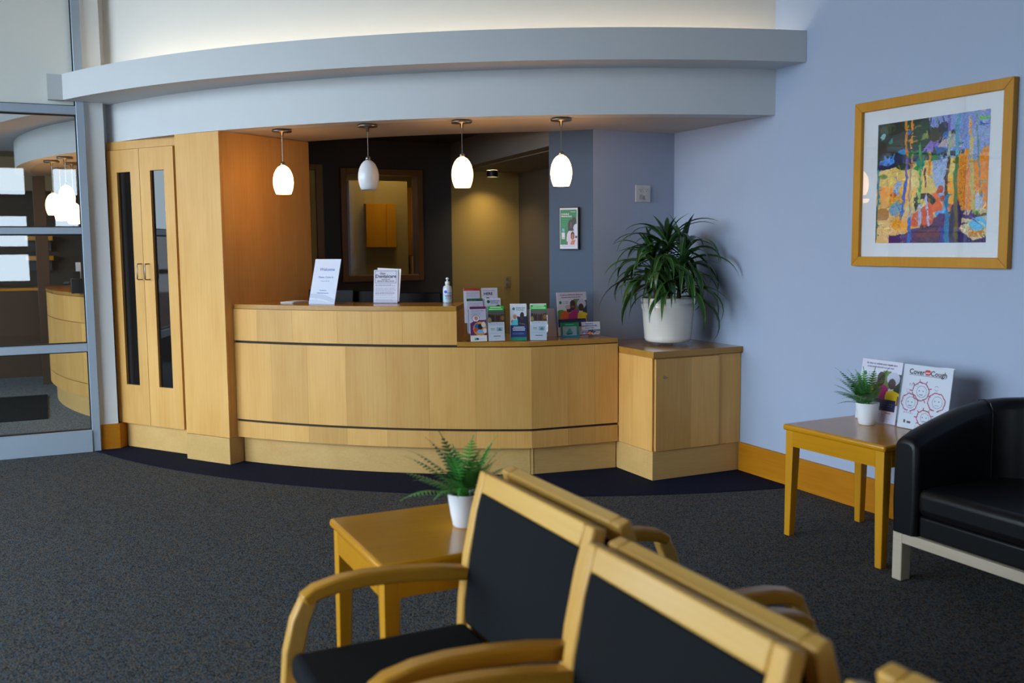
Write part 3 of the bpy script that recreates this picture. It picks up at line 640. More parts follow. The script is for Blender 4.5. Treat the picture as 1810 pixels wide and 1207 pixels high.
r_ = tier(1, 2, c_here(), '', 'white leaflet reading HERE in the top right pocket of the rack'); text('HERE', r_[0], 'lettering', r_[1]+r_[2]*.042+r_[3]*.172, r_[2], r_[3], .025, M_inkk)
r_ = tier(1, 1, c_adv(), '', 'white leaflet with a round green logo in the middle right pocket of the rack')
text('Dental Care', r_[0], 'lettering', r_[1]+r_[2]*.038+r_[3]*.196, r_[2], r_[3], .0115, M_ink, 'LEFT'); text('Advantage', r_[0], 'lettering', r_[1]+r_[2]*.038+r_[3]*.184, r_[2], r_[3], .012, M_inkt, 'LEFT')
tier(1, 0, c_green(), '', 'bright green topped leaflet in the front right pocket of the rack')
def single(p0, u2, cv, label, hlabel, advert=False):
    u, v, n = basis(u2, 7); p0 = Vector(p0)
    th = sheet_thing('leaflet', label, 'leaflet', p0, u2, .101, .222, 7, cv, .002, board='folded_paper', group='leaflets in single pockets')
    build(MB().obox(p0-n*.004+v*.004-u*.003, u, v, n, .103, .225, .010), 'stack', M_paper, th[0])
    h = thing('leaflet_holder', hlabel, 'holder', p0+u*.05, 'single leaflet holders')
    build(MB().obox(p0+n*.006-u*.006, u, v, n, .114, .095, .0015), 'front_plate', M_acryl, h)
    build(MB().obox(p0-n*.018-u*.006, u, v, n, .114, .16, .0015), 'back_plate', M_acryl, h)
    build(MB().obox(p0+u*.108+n*.006, n*-1, v, u*-1, .024, .095, .0015).obox(p0-u*.006+n*.006, n*-1, v, u*-1, .024, .095, .0015), 'side_plate', M_acryl, h)
    if advert:
        text('Dental Care', th[0], 'lettering', p0+u*.034+v*.199, u, v, .0115, M_ink, 'LEFT'); text('Advantage', th[0], 'lettering', p0+u*.034+v*.187, u, v, .012, M_inkt, 'LEFT')
single((2.615, 5.474, ZL+.002), (.90, -.43), c_couple(), 'blue and white leaflet showing a smiling couple on the low counter', 'clear single pocket around the couple leaflet', True)
single((2.724, 5.412, ZL+.002), (.90, -.43), c_green(), 'green topped leaflet in the single holder beside the couple leaflet', 'clear single pocket around the lone green topped leaflet')
# grey sheet half hidden behind
th, p, u, v, n = sheet_thing('notice_sheet', 'grey-mauve lettered sheet half hidden behind the single leaflet holders', 'notice', (2.80, 5.575, ZL), (1, .02), .20, .185, 10, None, .003, M_greyp)
text('DESK IS', th, 'lettering', p+u*.115+v*.145, u, v, .017, M_inkk, 'RIGHT'); text('CLOSED', th, 'lettering', p+u*.092+v*.125, u, v, .017, M_inkk, 'RIGHT')
def c_people():
    c = Canvas(72, 92, (208, 204, 224)); c.rect(0, .38, 1, .84, (206, 210, 222)); c.rect(.0, .38, .3, .55, (90, 120, 40)); c.ell(.12, .5, .16, .1, (100, 140, 50)); c.rect(.55, .55, .75, .84, (96, 120, 60)); c.rect(.85, .5, 1, .8, (40, 56, 30)); c.rect(.3, .55, .5, .7, (60, 90, 40))
    c.ell(.11, .765, .045, .035, (20, 110, 90)); c.bars(.19, .42, [.79], (60, 60, 110), .7, 2); c.bars(.19, .42, [.75], (20, 130, 110), .7, 2)
    c.poly([(.07, .38), (.12, .5), (.24, .58), (.4, .54), (.42, .38)], (214, 84, 20)); c.ell(.40, .60, .085, .07, (70, 36, 30)); c.ell(.36, .66, .1, .05, (190, 175, 180))
    c.poly([(.34, .38), (.38, .5), (.6, .62), (.72, .56), (.72, .38)], (176, 20, 112)); c.ell(.52, .70, .095, .12, (62, 34, 30)); c.ell(.52, .665, .06, .03, (120, 70, 60))
    c.poly([(.66, .38), (.68, .5), (.82, .54), (1, .5), (1, .38)], (232, 196, 10)); c.ell(.82, .72, .155, .11, (186, 188, 214)); c.ell(.80, .64, .09, .085, (66, 40, 32)); c.poly([(.95, .3), (1, .3), (1, .46), (.96, .46)], (130, 80, 55))
    c.rect(0, .2, .95, .38, (22, 26, 70)); c.bars(.6, .92, [.31, .28], (130, 140, 190), .7, 4); c.bars(.1, .5, [.33], (20, 120, 120), .5, 5); c.bars(.08, .9, [.13, .1, .07, .04], (170, 166, 190), .7, 6); c.rect(.72, .155, .86, .17, (220, 130, 60)); return c
def people(p0, u2, w_, h_, lean, label, cat='sign'):
    th, p, u, v, n = sheet_thing('advert_sign', label, cat, p0, u2, w_, h_, lean, c_people(), .003)
    text("It's time to rethink your dental care.", th, 'lettering', p+u*w_*.5+v*h_*.925, u, v, w_*.052, M_ink); text('A new way to afford the care you need', th, 'lettering', p+u*w_*.47+v*h_*.875, u, v, w_*.041, M_inkk)
    build(MB().obox(p-n*.004-u*.002, u, v, n, w_+.004, h_+.004, .003), 'acrylic_back', M_acryl, th)
    build(MB().obox(p-n*.001, u, Vector((-n.x, -n.y, 0)).normalized(), Vector((0, 0, 1)), w_, .06, .001), 'acrylic_foot', M_acryl, th)
people((3.005, 5.560, ZL+.003), (.995, .03), .225, .283, 6, 'dental advert with three smiling people on the low counter')
# green sailboat card holder
c = Canvas(60, 46, (14, 130, 84)); c._p(c.Y < .4, (14, 120, 116)); c._p(c.Y < .2, (14, 128, 150)); c.rect(.12, .16, .86, .74, (150, 165, 172)); c.poly([(.28, .3), (.5, .68), (.52, .3)], (14, 140, 90)); c.poly([(.48, .3), (.52, .66), (.66, .34)], (20, 150, 160)); c.poly([(.24, .28), (.66, .32), (.6, .22), (.38, .2)], (12, 60, 70)); c.rect(.26, .84, .72, .9, (90, 210, 170)); c.bars(.16, .4, [.68], (90, 110, 120), .8, 1)
th, p, u, v, n = sheet_thing('card_holder', 'small green sailboat card in a clear stand in front of the advert', 'card', (2.955, 5.44, ZL+.002), (.975, -.22), .122, .098, 8, c, .002)
build(MB().obox(p+n*.003-u*.004, u, v, n, .130, .102, .0012).obox(p-n*.006-u*.004, u, v, n, .130, .102, .0015).obox(p-u*.004-n*.006, u, Vector((-n.x, -n.y, 0)).normalized(), Vector((0, 0, 1)), .13, .04, .0015), 'clear_stand', M_acryl, th)
# payment card stand
th = thing('payment_stand', 'clear acrylic stand with a payment notice and card logos on the low counter', 'card stand', (3.17, 5.43, ZL))
u, v, n = basis((1, -.02), 8); p = Vector((3.105, 5.437, ZL+.002))
build(MB().obox(p, u, v, n, .142, .100, .0015), 'acrylic_plate', M_acryl, th)
build(MB().obox(p-n*.0015, u, Vector((-n.x, -n.y, 0)).normalized(), Vector((0, 0, 1)), .142, .04, .0015), 'acrylic_foot', M_acryl, th)
build(MB().obox(p+u*.003+v*.045+n*.003, u, v, n, .136, .050, .001), 'paper', M_paper, th)
for s_, yy in (('Payment is', .080), ('requested on the day', .066), ('of your visit', .052)): text(s_, th, 'lettering', p+u*.058+v*yy+n*.0032, u, v, .0135, M_inkB)
for k in range(4):
    c = Canvas(20, 14, [(60, 110, 200), (190, 40, 30), (235, 235, 240), (205, 205, 215)][k])
    if k == 0: c.rect(.15, .3, .85, .7, (210, 225, 245))
    if k == 1: c.ell(.75, .5, .25, .45, (235, 160, 40)); c.rect(.1, .4, .6, .6, (240, 225, 220))
    if k == 2: c.rect(0, .72, 1, 1, (30, 50, 160)); c.rect(0, 0, 1, .25, (225, 170, 40)); c.rect(.15, .38, .85, .62, (40, 60, 160))
    if k == 3: c.poly([(1, 0), (1, .5), (.45, 0)], (230, 140, 40)); c.rect(.1, .55, .8, .72, (110, 100, 110))
    c.sheet(th, p+u*(.006+.034*k)+v*.012+n*.0005, u, v, .029, .021, name='card_logo')

# ================================================================ WALL ITEMS
# poster on the angled pier
pu = Vector((3.315-3.103, 5.651-5.872, 0)).normalized(); pn = pu.cross(Vector((0, 0, 1)))
p0 = Vector((3.103, 5.872, 0))+pu*.078+pn*.026; p0.z = 1.415; vz = Vector((0, 0, 1))
ps = thing('framed_poster', 'small framed green advert poster on the angled blue wall', 'poster', p0+pu*.065)
build(MB().obox(p0, pu, vz, pn, .135, .283, .025), 'frame', M_black, ps, bevel=.002)
c = Canvas(50, 100, (205, 205, 220)); c.rect(.03, .1, .97, .965, (10, 120, 66))
c.ell(.8, .68, .12, .1, (34, 18, 16)); c.poly([(.62, .1), (.7, .5), (.85, .6), (1, .62), (1, .1)], (196, 200, 222)); c.ell(.62, .58, .16, .14, (30, 16, 18)); c.poly([(.42, .32), (.5, .62), (.75, .62), (.8, .3)], (26, 14, 16)); c.ell(.63, .58, .06, .08, (96, 52, 40))
c.poly([(.36, .1), (.4, .36), (.5, .44), (.8, .44), (.85, .1)], (206, 190, 206)); c.ell(.72, .32, .11, .1, (40, 22, 18)); c.ell(.72, .29, .07, .08, (176, 96, 50)); c.poly([(.58, .1), (.66, .2), (.9, .22), (.8, .1)], (190, 110, 60)); c.ell(.92, .29, .07, .03, (90, 50, 40)); c.rect(.36, .1, .44, .18, (120, 70, 50))
c.rect(.1, .24, .28, .4, (214, 208, 220)); c.rect(.12, .42, .26, .5, (120, 160, 190)); c.rect(.12, .265, .26, .285, (220, 120, 150)); c.bars(.1, .45, [.72, .67, .62, .58, .55], (60, 160, 110), .7, 3); c.rect(.6, .90, .88, .915, (170, 220, 190)); c.rect(.04, .0, .97, .1, (206, 206, 222)); c.bars(.08, .9, [.065], (110, 110, 150), .8, 4)
c.sheet(ps, p0+pu*.006+vz*.006, pu, vz, .123, .271)
text('FLEXIBLE', ps, 'lettering', p0+pu*.016+vz*.232, pu, vz, .0135, M_inkw, 'LEFT'); text('FINANCING', ps, 'lettering', p0+pu*.016+vz*.217, pu, vz, .0135, M_inkw, 'LEFT')
# outlet in the alcove
ou = thing('power_outlet', 'white four-socket outlet plate on the alcove wall above the plant', 'outlet', (3.705, 5.65, 1.79))
build(MB().box(3.645, 3.765, 5.642, 5.6499, 1.733, 1.847), 'plate', M_plate, ou, bevel=.003)
for k, (dx, dz) in enumerate(((-.024, .024), (.024, .024), (-.024, -.024), (.024, -.024))):
    s_ = MB().lathe([(0, 0), (.017, 0), (.017, .004 if k < 2 else .012), (0, .004 if k < 2 else .012)], n=20)
    r = build(s_, 'socket', M_plate if k != 2 else plain('grey_plug', (.42, .42, .43), .5), ou, world=False); r.rotation_euler = (R(90), 0, 0); r.location = Vector((3.705+dx, 5.6419, 1.79+dz))-wloc(ou)
    if k < 2:
        sl = MB().box(-.008, -.0055, -.001, .006, .0041, .0046).box(.0055, .008, -.001, .006, .0041, .0046).lathe([(0, .0041), (.003, .0041), (.003, .0046), (0, .0046)], (0, -.008, 0), 8)
        build(sl, 'slot', M_slot, r, world=False)
ou = thing('power_outlet', 'beige outlet plate low on the khaki office wall', 'outlet', (3.836, 8.095, 1.11))
build(MB().box(3.806, 3.866, 8.092, 8.0999, 1.06, 1.165), 'plate', M_beige, ou, bevel=.002)
build(MB().box(3.824, 3.848, 8.088, 8.092, 1.07, 1.10).box(3.824, 3.848, 8.088, 8.092, 1.122, 1.152), 'socket', plain('tan_socket', (.25, .19, .11), .5), ou)

# framed painting on the right wall   (u runs along -Y)
pf = thing('framed_painting', 'large abstract landscape in a wide oak frame on the blue wall', 'painting', (XW, 3.485, 1.32))
y0, y1, z0, z1, fw = 3.011, 3.956, 1.322, 2.177, .05
xf, xb = XW-.035, XW-.001
def framebar(poly, name='frame_bar', mat=M_frame):
    b_ = MB(); q = [(xf, *p) for p in poly]; q2 = [(xb, *p) for p in poly]; n_ = len(poly)
    b_.add(q+q2, [list(range(n_)), list(range(n_, 2*n_))[::-1]]+[(i, i+n_, (i+1) % n_+n_, (i+1) % n_) for i in range(n_)]); return build(b_, name, mat, pf, bevel=.003)
framebar([(y0, z0), (y1, z0), (y1-fw, z0+fw), (y0+fw, z0+fw)]); framebar([(y0, z1), (y1, z1), (y1-fw, z1-fw), (y0+fw, z1-fw)])
framebar([(y0, z0), (y0+fw, z0+fw), (y0+fw, z1-fw), (y0, z1)]); framebar([(y1, z0), (y1-fw, z0+fw), (y1-fw, z1-fw), (y1, z1)])
build(MB().box(XW-.014, XW-.002, y0+fw, y1-fw, z0+fw, z1-fw), 'mount', M_mat_b, pf)
build(MB().box(XW-.022, XW-.020, y0+fw, y1-fw, z0+fw, z1-fw), 'glazing', M_picglass, pf)
c = Canvas(170, 160, (206, 190, 150), warp=.0028)
P = c.poly; E_ = c.ell; Ln = c.line
c.rect(0, .66, 1, 1, (150, 164, 205)); c.rect(-1, .3, 1, .66, (226, 200, 130)); c.rect(.72, .25, 2, .72, (214, 150, 40)); c.rect(-1, .3, .3, .52, (226, 176, 84)); c.rect(-1, -1, .3, .3, (224, 190, 130))
P([(-.1, 1.1), (.46, 1.1), (.5, .92), (.62, .9), (.66, .82), (.5, .74), (.3, .72), (.1, .68), (0, .6), (-.1, .6)], (28, 42, 26))
for x, y, rx, ry, co in [(.1, .95, .08, .04, (70, 84, 40)), (.3, .98, .08, .04, (34, 70, 40)), (.2, .8, .12, .05, (56, 62, 30)), (.42, .93, .07, .05, (20, 60, 34)), (.4, .82, .1, .05, (30, 74, 44)), (.08, .76, .1, .04, (40, 44, 24)), (.05, .9, .025, .02, (150, 190, 190)), (.13, .84, .02, .015, (40, 140, 130)), (.3, .9, .02, .015, (50, 130, 190)), (.45, .85, .03, .03, (140, 150, 90)), (.55, .86, .06, .06, (70, 62, 30)), (.62, .9, .05, .05, (20, 40, 50)), (.65, .84, .05, .03, (20, 110, 170)), (.7, .86, .02, .02, (26, 30, 50))]: E_(x, y, rx, ry, co)
P([(.44, .74), (.5, .82), (.6, .78), (.58, .71)], (150, 130, 190)); P([(.56, .76), (.62, .81), (.76, .83), (.78, .74)], (196, 180, 186)); P([(.0, .66), (.14, .72), (.3, .72), (.5, .72), (.5, .66), (.3, .64), (.1, .62), (0, .6)], (24, 34, 80))
E_(.1, .68, .07, .03, (90, 150, 210)); E_(.25, .75, .05, .02, (30, 150, 190)); E_(.36, .72, .08, .03, (40, 120, 50)); P([(.5, .7), (.56, .77), (.68, .72), (.68, .66), (.5, .66)], (20, 100, 150)); c.rect(.38, .68, .56, .73, (12, 50, 60)); c.rect(.5, .65, .58, .7, (40, 130, 60)); c.rect(.6, .68, .8, .72, (16, 26, 40)); P([(.36, .66), (.45, .68), (.44, .58), (.4, .6)], (20, 140, 140)); P([(.52, .66), (.66, .66), (.66, .4), (.55, .45)], (176, 190, 216)); E_(.27, .63, .08, .03, (36, 70, 30)); E_(.38, .6, .03, .025, (60, 140, 50))
P([(.84, .86), (.94, .9), (1.1, .88), (1.1, .84), (.9, .85)], (20, 80, 160)); P([(.84, .88), (.84, .6), (.9, .62), (1, .8), (1.1, .9)], (160, 172, 206)); E_(.95, .94, .05, .015, (130, 190, 110))
for x, y, rx, ry, co in [(.06, .56, .04, .02, (130, 150, 60)), (.15, .5, .12, .05, (236, 200, 120)), (.1, .42, .1, .05, (236, 170, 70)), (.22, .45, .06, .06, (176, 186, 210)), (.17, .4, .03, .02, (190, 90, 30)), (.2, .28, .07, .06, (150, 176, 190)), (.06, .24, .08, .05, (176, 130, 30)), (.14, .1, .12, .08, (234, 196, 140)), (.3, .42, .08, .07, (238, 190, 90)), (.36, .52, .05, .08, (236, 214, 150)), (.22, .15, .06, .05, (236, 170, 40)), (.32, .14, .06, .06, (240, 176, 50))]: E_(x, y, rx, ry, co)
P([(.46, .36), (.6, .42), (.72, .38), (.72, .24), (.5, .24)], (222, 120, 24)); P([(.34, .14), (.36, .24), (.5, .32), (.56, .18), (.52, .12)], (208, 104, 30)); P([(.36, .34), (.4, .4), (.5, .4), (.58, .34), (.54, .3), (.44, .36), (.38, .26)], (52, 60, 30)); E_(.6, .42, .03, .04, (180, 90, 30)); E_(.61, .38, .03, .02, (150, 190, 220)); E_(.62, .23, .06, .03, (110, 170, 220)); E_(.64, .36, .04, .02, (190, 80, 20))
P([(.12, -.1), (.14, .06), (.3, .08), (.36, .12), (.52, .13), (.6, .24), (.7, .22), (.72, -.1)], (92, 34, 110)); P([(.36, -.1), (.38, .1), (.6, .16), (.64, -.1)], (84, 30, 80)); P([(.6, -.1), (.62, .1), (.66, .16), (.72, .1), (.74, -.1)], (34, 60, 150)); E_(.5, .07, .12, .03, (150, 60, 60), .5)
P([(.7, -.1), (.7, .28), (.76, .34), (.8, .22), (.96, .2), (1.1, .26), (1.1, -.1)], (60, 30, 100)); P([(.78, .1), (.8, .2), (.9, .2), (1.1, .22), (1.1, .06), (.9, .02)], (214, 196, 160)); E_(.93, .14, .07, .06, (120, 190, 220)); E_(.92, .07, .07, .025, (200, 150, 70)); P([(.86, .22), (.92, .16), (.97, .12), (.88, .18)], (40, 50, 120)); P([(.78, .2), (.9, .23), (.96, .2), (.84, .18)], (84, 26, 110)); E_(.92, .24, .03, .03, (110, 160, 60)); E_(1, .21, .08, .012, (110, 96, 40))
P([(.86, .3), (.8, .5), (.9, .6), (1.1, .75), (1.1, .26), (.9, .28)], (220, 150, 36)); P([(.88, .25), (.96, .25), (.97, .36), (.9, .38)], (186, 190, 200)); P([(.66, .3), (.66, .5), (.74, .5), (.72, .3)], (238, 176, 30))
for pts_, w_, co in [([(.01, .62), (.02, .4), (.0, .1)], .018, (30, 130, 150)), ([(.01, .3), (.0, 0)], .02, (24, 90, 60)), ([(.27, 1), (.28, .8), (.29, .7)], .022, (200, 140, 40)), ([(.29, .7), (.29, .5), (.27, .33)], .022, (130, 110, 170)), ([(.28, .5), (.26, .3), (.25, .2)], .022, (70, 110, 190)), ([(.33, 1), (.33, .78)], .016, (220, 150, 40)), ([(.34, .72), (.32, .4), (.33, .2), (.32, -.1)], .018, (190, 150, 130)), ([(.33, .2), (.33, -.1)], .03, (30, 120, 190)), ([(.41, .78), (.42, .5), (.42, .32)], .02, (90, 160, 90)), ([(.415, .4), (.42, .3)], .025, (170, 190, 120)), ([(.42, .3), (.43, .14)], .028, (190, 190, 220)), ([(.48, .36), (.49, .24), (.51, .14)], .022, (200, 196, 224)), ([(.46, .6), (.47, .45)], .014, (130, 70, 60)), ([(.5, .72), (.5, .55)], .02, (220, 150, 30)), ([(.5, 1), (.5, .9)], .012, (70, 90, 100)), ([(.66, 1), (.67, .85), (.66, .7)], .02, (130, 110, 190)), ([(.67, .86), (.67, .68)], .022, (176, 190, 160)), ([(.67, .66), (.65, .45), (.66, .3)], .026, (100, 70, 30)), ([(.66, .36), (.67, .2), (.67, -.1)], .04, (26, 130, 160)), ([(.74, 1), (.73, .8), (.74, .66)], .03, (110, 170, 190)), ([(.74, .66), (.73, .5), (.74, .3)], .03, (80, 120, 40)), ([(.74, .3), (.75, .1), (.76, -.1)], .035, (110, 96, 30)), ([(.60, 1), (.64, .9)], .012, (80, 80, 120)), ([(.84, .92), (.85, .75)], .02, (220, 160, 60)), ([(.85, .8), (.86, .6), (.89, .25)], .03, (206, 190, 130)), ([(.9, .9), (.92, .6), (.95, .35)], .014, (120, 150, 150)), ([(.88, 1), (.9, .92)], .014, (110, 180, 90)), ([(.71, .24), (.71, .02)], .03, (20, 24, 60))]: Ln(pts_, w_, co)
for k in range(900):
    x_, y_ = rnd.random(), rnd.random(); co = c.a[min(159, int(y_*160)), min(169, int(x_*170))]*255; dv = rnd.uniform(-26, 26)
    an = rnd.choice((1.5, 1.6, .2, .9, 2.4))+rnd.uniform(-.3, .3); ll = rnd.uniform(.015, .05)
    Ln([(x_, y_), (x_+ll*math.cos(an), y_+ll*math.sin(an))], rnd.uniform(.006, .016), np.clip(co+dv+np.array([rnd.uniform(-14, 14) for _ in range(3)]), 0, 255), .75)
rg = np.random.RandomState(5); c.a = np.clip(c.a*(1+.06*rg.randn(160, 170, 1))+.01*rg.randn(160, 170, 3), 0, 1)
c.a = np.clip(c.a.mean(2, keepdims=True)+(c.a-c.a.mean(2, keepdims=True))*1.2, 0, 1)**1.25
c.sheet(pf, (XW-.014, 3.808, 1.442), (0, -1, 0), (0, 0, 1), .668, .611, M_paint, 'painting', .001)

# ================================================================ SIDE TABLES
def side_table(label, loc, rotz):
    t = thing('side_table', label, 'table', loc, 'honey wood side tables')
    W_, D_ = .63/2, .545/2      # along local y, local x
    build(MB().box(-D_, D_, -W_, W_, .530, .560), 'table_top', M_tabY, t, world=False, bevel=.011, seg=3)
    for sx in (-1, 1):
        for sy in (-1, 1):
            x, y = sx*(D_-.012), sy*(W_-.012); a, bt = .052, .036
            build(MB().add([(x, y, .53), (x-sx*a, y, .53), (x-sx*a, y-sy*a, .53), (x, y-sy*a, .53), (x, y, 0), (x-sx*bt, y, 0), (x-sx*bt, y-sy*bt, 0), (x, y-sy*bt, 0)],
                [(0, 1, 2, 3), (7, 6, 5, 4), (0, 4, 5, 1), (1, 5, 6, 2), (2, 6, 7, 3), (3, 7, 4, 0)]), 'leg', M_tabZ, t, world=False, bevel=.003)
    for s in (-1, 1):
        build(MB().box(s*(D_-.02)-.009, s*(D_-.02)+.009, -W_+.06, W_-.06, .455, .5299), 'apron', M_tabY, t, world=False)
        build(MB().box(-D_+.06, D_-.06, s*(W_-.02)-.009, s*(W_-.02)+.009, .455, .5299), 'apron', M_tabY, t, world=False)
    t.rotation_euler = (0, 0, rotz); return t
side_table('honey wood side table against the right wall, next to the leather sofa', (3.535, 3.395, 0), R(2))
side_table('honey wood side table at the end of the row of chairs', (1.12, 2.815, 0), R(90))

# ---- ferns
def frond(base, az, el, L, droop):
    mb = MB(); uv = []; p = Vector(base); e = el; n = 17; h = Vector((math.cos(az), math.sin(az), 0)); side = Vector((-math.sin(az), math.cos(az), 0)); pts = []
    for i in range(n+1):
        d = h*math.cos(e)+Vector((0, 0, 1))*math.sin(e); up = -h*math.sin(e)+Vector((0, 0, 1))*math.cos(e); pts.append((p.copy(), d, up)); p = p+d*L/n; e -= droop/n
    for i, (q, d, up) in enumerate(pts[:-1]):
        k = len(mb.v); q2 = pts[i+1][0]; wv = .0016
        mb.v += [q-side*wv, q+side*wv, q2+side*wv, q2-side*wv]; mb.f.append((k, k+1, k+2, k+3)); uv += [(.5, 0)]*4
        t = i/n
        if t < .12: continue
        ln = .036*math.sin(math.pi*min(1, .18+t*.95))**.7*(L/.2); 
        for s in (-1, 1):
            tip = q+side*s*ln+d*ln*.35-up*ln*.15; b0 = q-d*L/n*.38; b1 = q+d*L/n*.38; mid = (b0+tip)/2+d*.001; mid2 = (b1+tip)/2+d*.002
            k = len(mb.v); mb.v += [b0, b1, mid2, tip, mid]; mb.f.append((k, k+1, k+2, k+3, k+4)); uv += [(.5, 0), (.5, 0), (.8, .5), (1, 1), (.2, .5)]
    mb.uv = uv; return mb
def fern(label, x, y, z, seed, limit=None):
    rg = random.Random(seed); t = thing('potted_fern', label, 'plant', (x, y, z), 'small potted ferns')
    build(MB().lathe([(0, 0), (.036, 0), (.040, .004), (.047, .04), (.054, .085), (.056, .105), (.0565, .108), (.053, .108), (.051, .095), (0, .092)], (x, y, z), 28), 'pot', M_pot, t, smooth=True)
    build(MB().lathe([(0, .096), (.05, .096), (.05, .092), (0, .091)], (x, y, z), 16), 'soil', M_soil, t)
    for k in range(34):
        for tr in range(8):
            az = k*2.399+rg.uniform(-.3, .3)+tr*.7; el = R(rg.choice((82, 66, 50, 35)))+rg.uniform(-.1, .1); L = rg.uniform(.15, .24)
            mb = frond((x+.016*math.cos(az), y+.016*math.sin(az), z+.093), az, el, L, rg.uniform(.5, 1.3))
            if all(q[2] > z+.06 for q in mb.v) and (limit is None or all(limit(q) for q in mb.v)): build(mb, 'frond', M_fern, t, fix=False); break
fern('small fern in a white pot on the side table by the wall', 3.598, 3.49, .5605, 3, lambda q: q[0] < 3.675 or q[2] > .88 and q[0] < 3.72)
fern('small fern in a white pot on the table beside the chair backs', 1.172, 2.80, .5605, 11)

# ---- signs on the wall-side table
people((3.675, 3.645, .563), (.04, -1), .248, .305, 9, 'dental advert sign standing behind the small fern on the wall-side table')
c = Canvas(100, 120, (198, 204, 218))
for cx, cy, r_, gaps in ((.40, .60, .17, 0), (.20, .41, .165, 1), (.74, .47, .17, 1), (.53, .20, .145, 0)):
    for k in range(40):
        if gaps and (k*7) % 40 in (3, 10): continue
        a0, a1 = R(k*9), R(k*9+9); rr = r_*(1+.04*math.sin(k*1.3))
        c.line([(cx+rr*math.cos(a0), cy+rr*math.sin(a0)*.82), (cx+rr*math.cos(a1), cy+rr*math.sin(a1)*.82)], .016, (150, 40, 84))
    for k in range(9 if not gaps else 0):
        a0 = R(k*40+20); c.line([(cx+r_*math.cos(a0), cy+r_*math.sin(a0)*.82), (cx+r_*1.3*math.cos(a0), cy+r_*1.3*math.sin(a0)*.82)], .016, (150, 40, 84))
    c.ell(cx+.02, cy, r_*.62, r_*.56, (130, 140, 165)); c.ell(cx+.02, cy, r_*.56, r_*.50, (198, 204, 218)); c.ell(cx-.03, cy+.01, .012, .01, (70, 76, 100)); c.ell(cx+.05, cy+.01, .012, .01, (70, 76, 100)); c.line([(cx-.02, cy-.05), (cx+.05, cy-.05)], .012, (120, 130, 160))
c.ell(.14, .59, .035, .03, (120, 126, 150)); c.ell(.14, .59, .028, .023, (198, 204, 218)); c.ell(.71, .68, .045, .038, (120, 126, 150)); c.ell(.71, .68, .038, .031, (198, 204, 218))
c.line([(.12, .845), (.88, .845)], .008, (90, 96, 130)); c.bars(.15, .38, [.70, .685, .67], (140, 146, 170), .8, 2); c.bars(.1, .3, [.25, .235], (140, 146, 170), .8, 3); c.bars(.36, .6, [.06, .045, .03], (140, 146, 170), .8, 5); c.rect(.12, .08, .16, .13, (60, 66, 90)); c.rect(.19, .085, .27, .12, (50, 56, 80)); c.ell(.5, .90, .065, .045, (186, 30, 44))
th, p, u, v, n = sheet_thing('cough_notice', 'white Cover your Cough notice beside the leather sofa arm', 'sign', (3.672, 3.372, .563), (.04, -1), .272, .305, 8, c, .003)
text('Cover', th, 'lettering', p+u*.076+v*.262, u, v, .034, M_inkk); text('Cough', th, 'lettering', p+u*.197+v*.262, u, v, .034, M_inkk); text('your', th, 'lettering', p+u*.136+v*.270, u, v, .014, M_inkw)
build(MB().obox(p-n*.004-u*.002, u, v, n, .276, .309, .003), 'acrylic_back', M_acryl, th)
build(MB().obox(p-n*.001, u, Vector((-n.x, -n.y, 0)).normalized(), Vector((0, 0, 1)), .272, .06, .001), 'acrylic_foot', M_acryl, th)

# ================================================================ GUEST CHAIRS   (local: seat faces -x, width along y)
def make_chair():
    t = thing('guest_chair', '', 'chair', (0, 0, 0))
    hw = .305
    # rear post: leg, bends, back stile
    post = [(.30, 0), (.265, .15), (.232, .30), (.222, .40), (.228, .50), (.243, .62), (.266, .74), (.292, .838)]
    for s in (-1, 1):
        ya, yb = sorted((s*hw, s*(hw-.040)))
        build(MB().ribbon(post, [.018, .02, .024, .026, .026, .024, .021, .018], ya, yb), 'rear_leg', M_chairz, t, world=False, bevel=.006)
        arm = [(.222, .572), (.13, .588), (.03, .598), (-.06, .602), (-.13, .598), (-.19, .586), (-.222, .568)]
        yc, yd = sorted((s*(hw+.004), s*(hw-.044)))
        build(MB().ribbon(arm, [.018, .0185, .019, .019, .019, .018, .016], yc, yd), 'arm', M_chairx, t, world=False, bevel=.007)
        fl = [(-.208, .572), (-.232, .52), (-.250, .44), (-.258, .34), (-.258, .2), (-.25, 0)]
        build(MB().ribbon(fl, [.020, .023, .025, .025, .022, .018], ya, yb), 'front_leg', M_chairz, t, world=False, bevel=.006)
        build(MB().box(-.235, .215, min(s*(hw-.006), s*(hw-.03)), max(s*(hw-.006), s*(hw-.03)), .34, .395), 'side_rail', M_chairx, t, world=False)
    yi = hw-.040
    top = [(.276, .786), (.284, .812), (.292, .838)]
    build(MB().ribbon(top, .018, -yi, yi), 'top_rail', M_chair, t, world=False, bevel=.005)
    build(MB().ribbon([(.225, .40), (.229, .44)], .015, -yi, yi), 'lower_rail', M_chair, t, world=False)
    pan = [(.219, .44), (.220, .50), (.235, .62), (.257, .74), (.270, .787)]
    build(MB().ribbon(pan, .011, -yi, yi), 'back_panel', M_cloth, t, world=False, bevel=.004)
    build(MB().box(-.245, -.215, -yi, yi, .33, .385).box(.195, .215, -yi, yi, .33, .385), 'seat_rail', M_chair, t, world=False)
    se = build(MB().box(-.265, .205, -hw+.05, hw-.05, .385, .452), 'seat', M_cloth, t, world=False, bevel=.022, seg=4)
    return t
ch = make_chair(); FX = .742; BX = 1.392
ch.location = (.765, 2.073, 0)
ch['label'] = 'beech chair with black back panel next to the side table, seat facing left'; ch['group'] = 'waiting room chairs'
dup(ch, (.705, 1.392, 0), 'nearest full beech chair in the left-facing row, its back cut by the frame', 'waiting room chairs')
dup(ch, (FX-.035, .675, 0), 'chair corner at the bottom right edge in the left-facing row', 'waiting room chairs')
